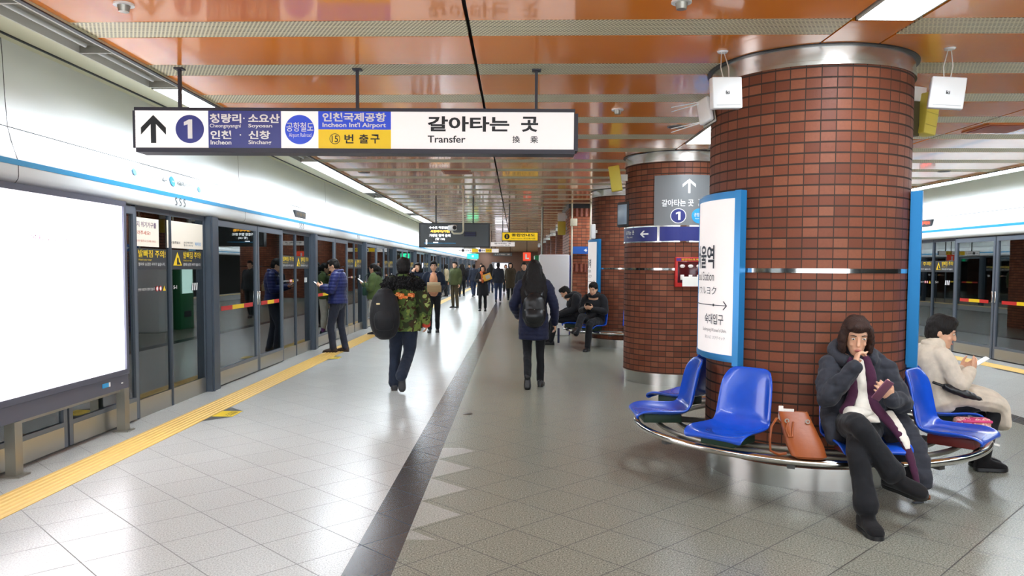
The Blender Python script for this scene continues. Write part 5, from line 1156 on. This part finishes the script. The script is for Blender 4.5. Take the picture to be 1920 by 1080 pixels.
Mz = Matrix.Rotation(PI+R_(5), 4, 'Z'); t = thing('cardboard_box', 'flat kraft box held by the person in the peach top', 'box', C5+(Mz @ V((-.02, .30, 1.12))), PI+R_(5)); obj('carton', MB().rbox((0, 0, -.04), (.34, .10, .16), .008), plain('kraft', '#a88a62', .7), t); obj('paper_on_top', MB().rbox((.01, -.01, .075), (.32, .06, .08), .008), plain('kraft_pale', '#c8b490', .7), t)
p = AT(783, 505, 20.5); C6 = V((p.x, 20.5, 0))
person('person in navy holding a hand to the face, behind the camouflage parka', C6, PI, 1.70, dict(elR=(.25, .05, 1.2), wrR=(.10, .16, 1.44)), (0, 0), .013, coat=dict(m=nv, t=.035, hem=.12), pants=dict(m=BLK2), shoes=dict(m=shoe_b), hair=dict(m=hb, kind='bob'), hands=dict(R=dict(d=(-.2, -.1, 1), pn=(-.5, -.8, 0), curl=.8)))
# seated pair at the third pillar
SY3 = PY0+2*PS
def seat_at(deg, r=1.08): a = R_(deg); return V((CX+r*math.cos(a), SY3+r*math.sin(a), 0)), a-PI/2
sitJ = dict(pel=(0, -.03, .565), waist=(0, -.08, .70), chest=(0, -.05, .87), neck=(0, .02, 1.04), head=(0, .07, 1.18), shR=(.18, -.02, 1.0), elR=(.24, .05, .75), wrR=(.09, .26, .80), shL=(-.18, -.02, 1.0), elL=(-.24, .05, .75), wrL=(-.07, .28, .80),
            hipR=(.10, 0, .55), knR=(.10, .43, .65), anR=(.10, .74, .36), toR=(.1, .86, .40), hipL=(-.10, 0, .55), knL=(-.06, .42, .52), anL=(-.05, .50, .09), toL=(-.05, .64, .03))
l, r_ = seat_at(-135); a = 0
P = person('person in black sitting crossed-legged below the blue-framed sign, looking at a phone', l, R_(-135-90)+.35, 1.70, sitJ, (0, -.3), .011, coat=dict(m=BLK, t=.045, sleeve=1.2, name='jacket', collar=(.095, .04, BLK)), pants=dict(m=BLK2, w=1.05), shoes=dict(m=shoe_b), hair=dict(m=hb, kind='short', e=1.06), sitting=True,
    hands=dict(R=dict(d=(-.5, .7, .3), pn=(-.6, -.4, .5), curl=.9), L=dict(d=(.5, .7, .3), pn=(.6, -.4, .5), curl=.9)))
phone((.0, .37, .88), (0, .7, .7), (0, -.7, .7), 'phone held by the person in black under the blue-framed sign', (mt('black'), pscr), loc=l, rotz=R_(-225)+.35)
l, r_ = seat_at(180); sj = dict(sitJ); sj.update(neck=(0, .12, 1.0), head=(0, .21, 1.08), chest=(0, .03, .86), knR=(.10, .42, .56), anR=(.08, .60, .13), toR=(.08, .74, .06), wrR=(.15, .35, .62), wrL=(-.15, .35, .62))
person('person in black hunched forward beyond the other seated one', l, R_(90), 1.68, sj, (0, -.7), .012, coat=dict(m=BLK, t=.04, sleeve=1.2, collar=(.095, .045, BLK)), pants=dict(m=BLK2, w=1.05), shoes=dict(m=shoe_b), hair=dict(m=hb, kind='short'), sitting=True)

# --- people farther down the platform ------------------------------------------------
WALK = dict(knR=(.09, .14, .50), anR=(.09, .16, .11), toR=(.10, .31, .07), knL=(-.09, .0, .50), anL=(-.09, -.22, .14), toL=(-.09, -.10, .04))
dk = cloth('dark_parka', '#22242c', .8); jean = cloth('blue_jean', '#2a3550', .8)
def far(lab, px, py, rot, h, coatm, pm, hairk='short', J=None, coat=None, hm=None, sm=None):
    p = FL(px, py); c = dict(m=coatm, t=.035, hem=.12); c.update(coat or {})
    return person(lab, p, rot, h, dict(WALK) if J is None else J, (0, 0), .0165, coat=c, pants=dict(m=pm), shoes=dict(m=sm or shoe_b), hair=dict(m=hm or hb, kind=hairk)), p
P, p = far('person in an olive jacket and brown trousers standing by the tactile strip', 853, 577, PI-.5, 1.80, cloth('olive_jacket', '#49502e', .8), cloth('brown_trouser', '#4c4230', .8), J=dict(wrR=(.2, .1, .95)), sm=shoe_b, coat=dict(t=.05, hem=.1, sleeve=1.2))
P, p = far('person in a black coat with an orange scarf, holding a yellow booklet', 905, 584, PI, 1.66, BLK, BLK2, 'bob', dict(WALK, elR=(.25, 0, 1.15), wrR=(.12, .22, 1.15), elL=(-.25, 0, 1.15), wrL=(-.1, .22, 1.2)), dict(hem=.36, flare=1.1))
mb = MB(); limb(mb, [((-.05, .03, 1.46), .05, .04), ((.06, .07, 1.42), .05, .04), ((.02, .15, 1.34), .05, .03), ((.0, .18, 1.2), .05, .03), ((.0, .19, 1.05), .045, .02)], (1, 0, 0), 10); obj('scarf', remesh(mb, .014, 2), cloth('orange_scarf', '#c8683a', .85), P.root)
t = thing('booklet', 'yellow booklet held by the person with the orange scarf', 'booklet', p+V((.17, -.30, 1.25)), .2); obj('cover', MB().rbox((0, 0, 0), (.30, .02, .24), .004, M=Matrix.Rotation(-.35, 4, 'Y')), plain('booklet_yellow', '#dfa63a', .5), t); obj('picture', MB().rbox((.02, -.012, .0), (.16, .004, .14), .001, M=Matrix.Rotation(-.35, 4, 'Y')), plain('booklet_grey', '#b9b7a8', .5), t)
far('person in a dark blue down coat walking away near the dark band', 888, 556, .3, 1.76, cloth('steel_blue', '#2a3040', .7), jean)
far('person in a dark jacket and jeans walking away beside the orange scarf', 934, 566, .0, 1.80, dk, jean, coat=dict(t=.05))
far('person in a long brown coat standing in the middle distance', 957, 562, PI, 1.82, cloth('brown_coat', '#3a3020', .85), BLK2, 'bob', {}, dict(hem=.42, t=.05))
P, p = far('person in a grey suit coming past the long-haired walker', 982, 600, PI, 1.74, cloth('grey_suit', '#3b3e42', .8), cloth('grey_suit', '#3b3e42', .8))
far('person in black standing behind the olive jacket', 866, 556, 0, 1.78, BLK, BLK2, 'long')
far('person in a beige coat waiting near the doors in the distance', 836, 556, 1.3, 1.74, cloth('beige_coat', '#b0a080', .85), BLK2, 'bob', {})
far('person in dark clothes waiting by the far doors', 846, 548, 1.3, 1.80, dk, BLK2, 'short', {})
far('person in a slate coat walking toward us in the distance', 902, 548, PI, 1.82, cloth('slate_coat', '#343a44', .8), BLK2)
far('person in black walking away in the far distance', 920, 550, 0, 1.80, BLK, jean, 'long')
far('person in a pale coat with a white bag far down the platform', 948, 549, PI, 1.78, cloth('pale_coat', '#c8c4bc', .8), BLK2, 'bob')
far('person in maroon far down near the doors', 858, 542, 1.0, 1.76, cloth('maroon_coat', '#4a2a30', .8), BLK2, 'short', {})
far('person in charcoal at the far end near the dark band', 880, 540, PI, 1.80, char, jean)
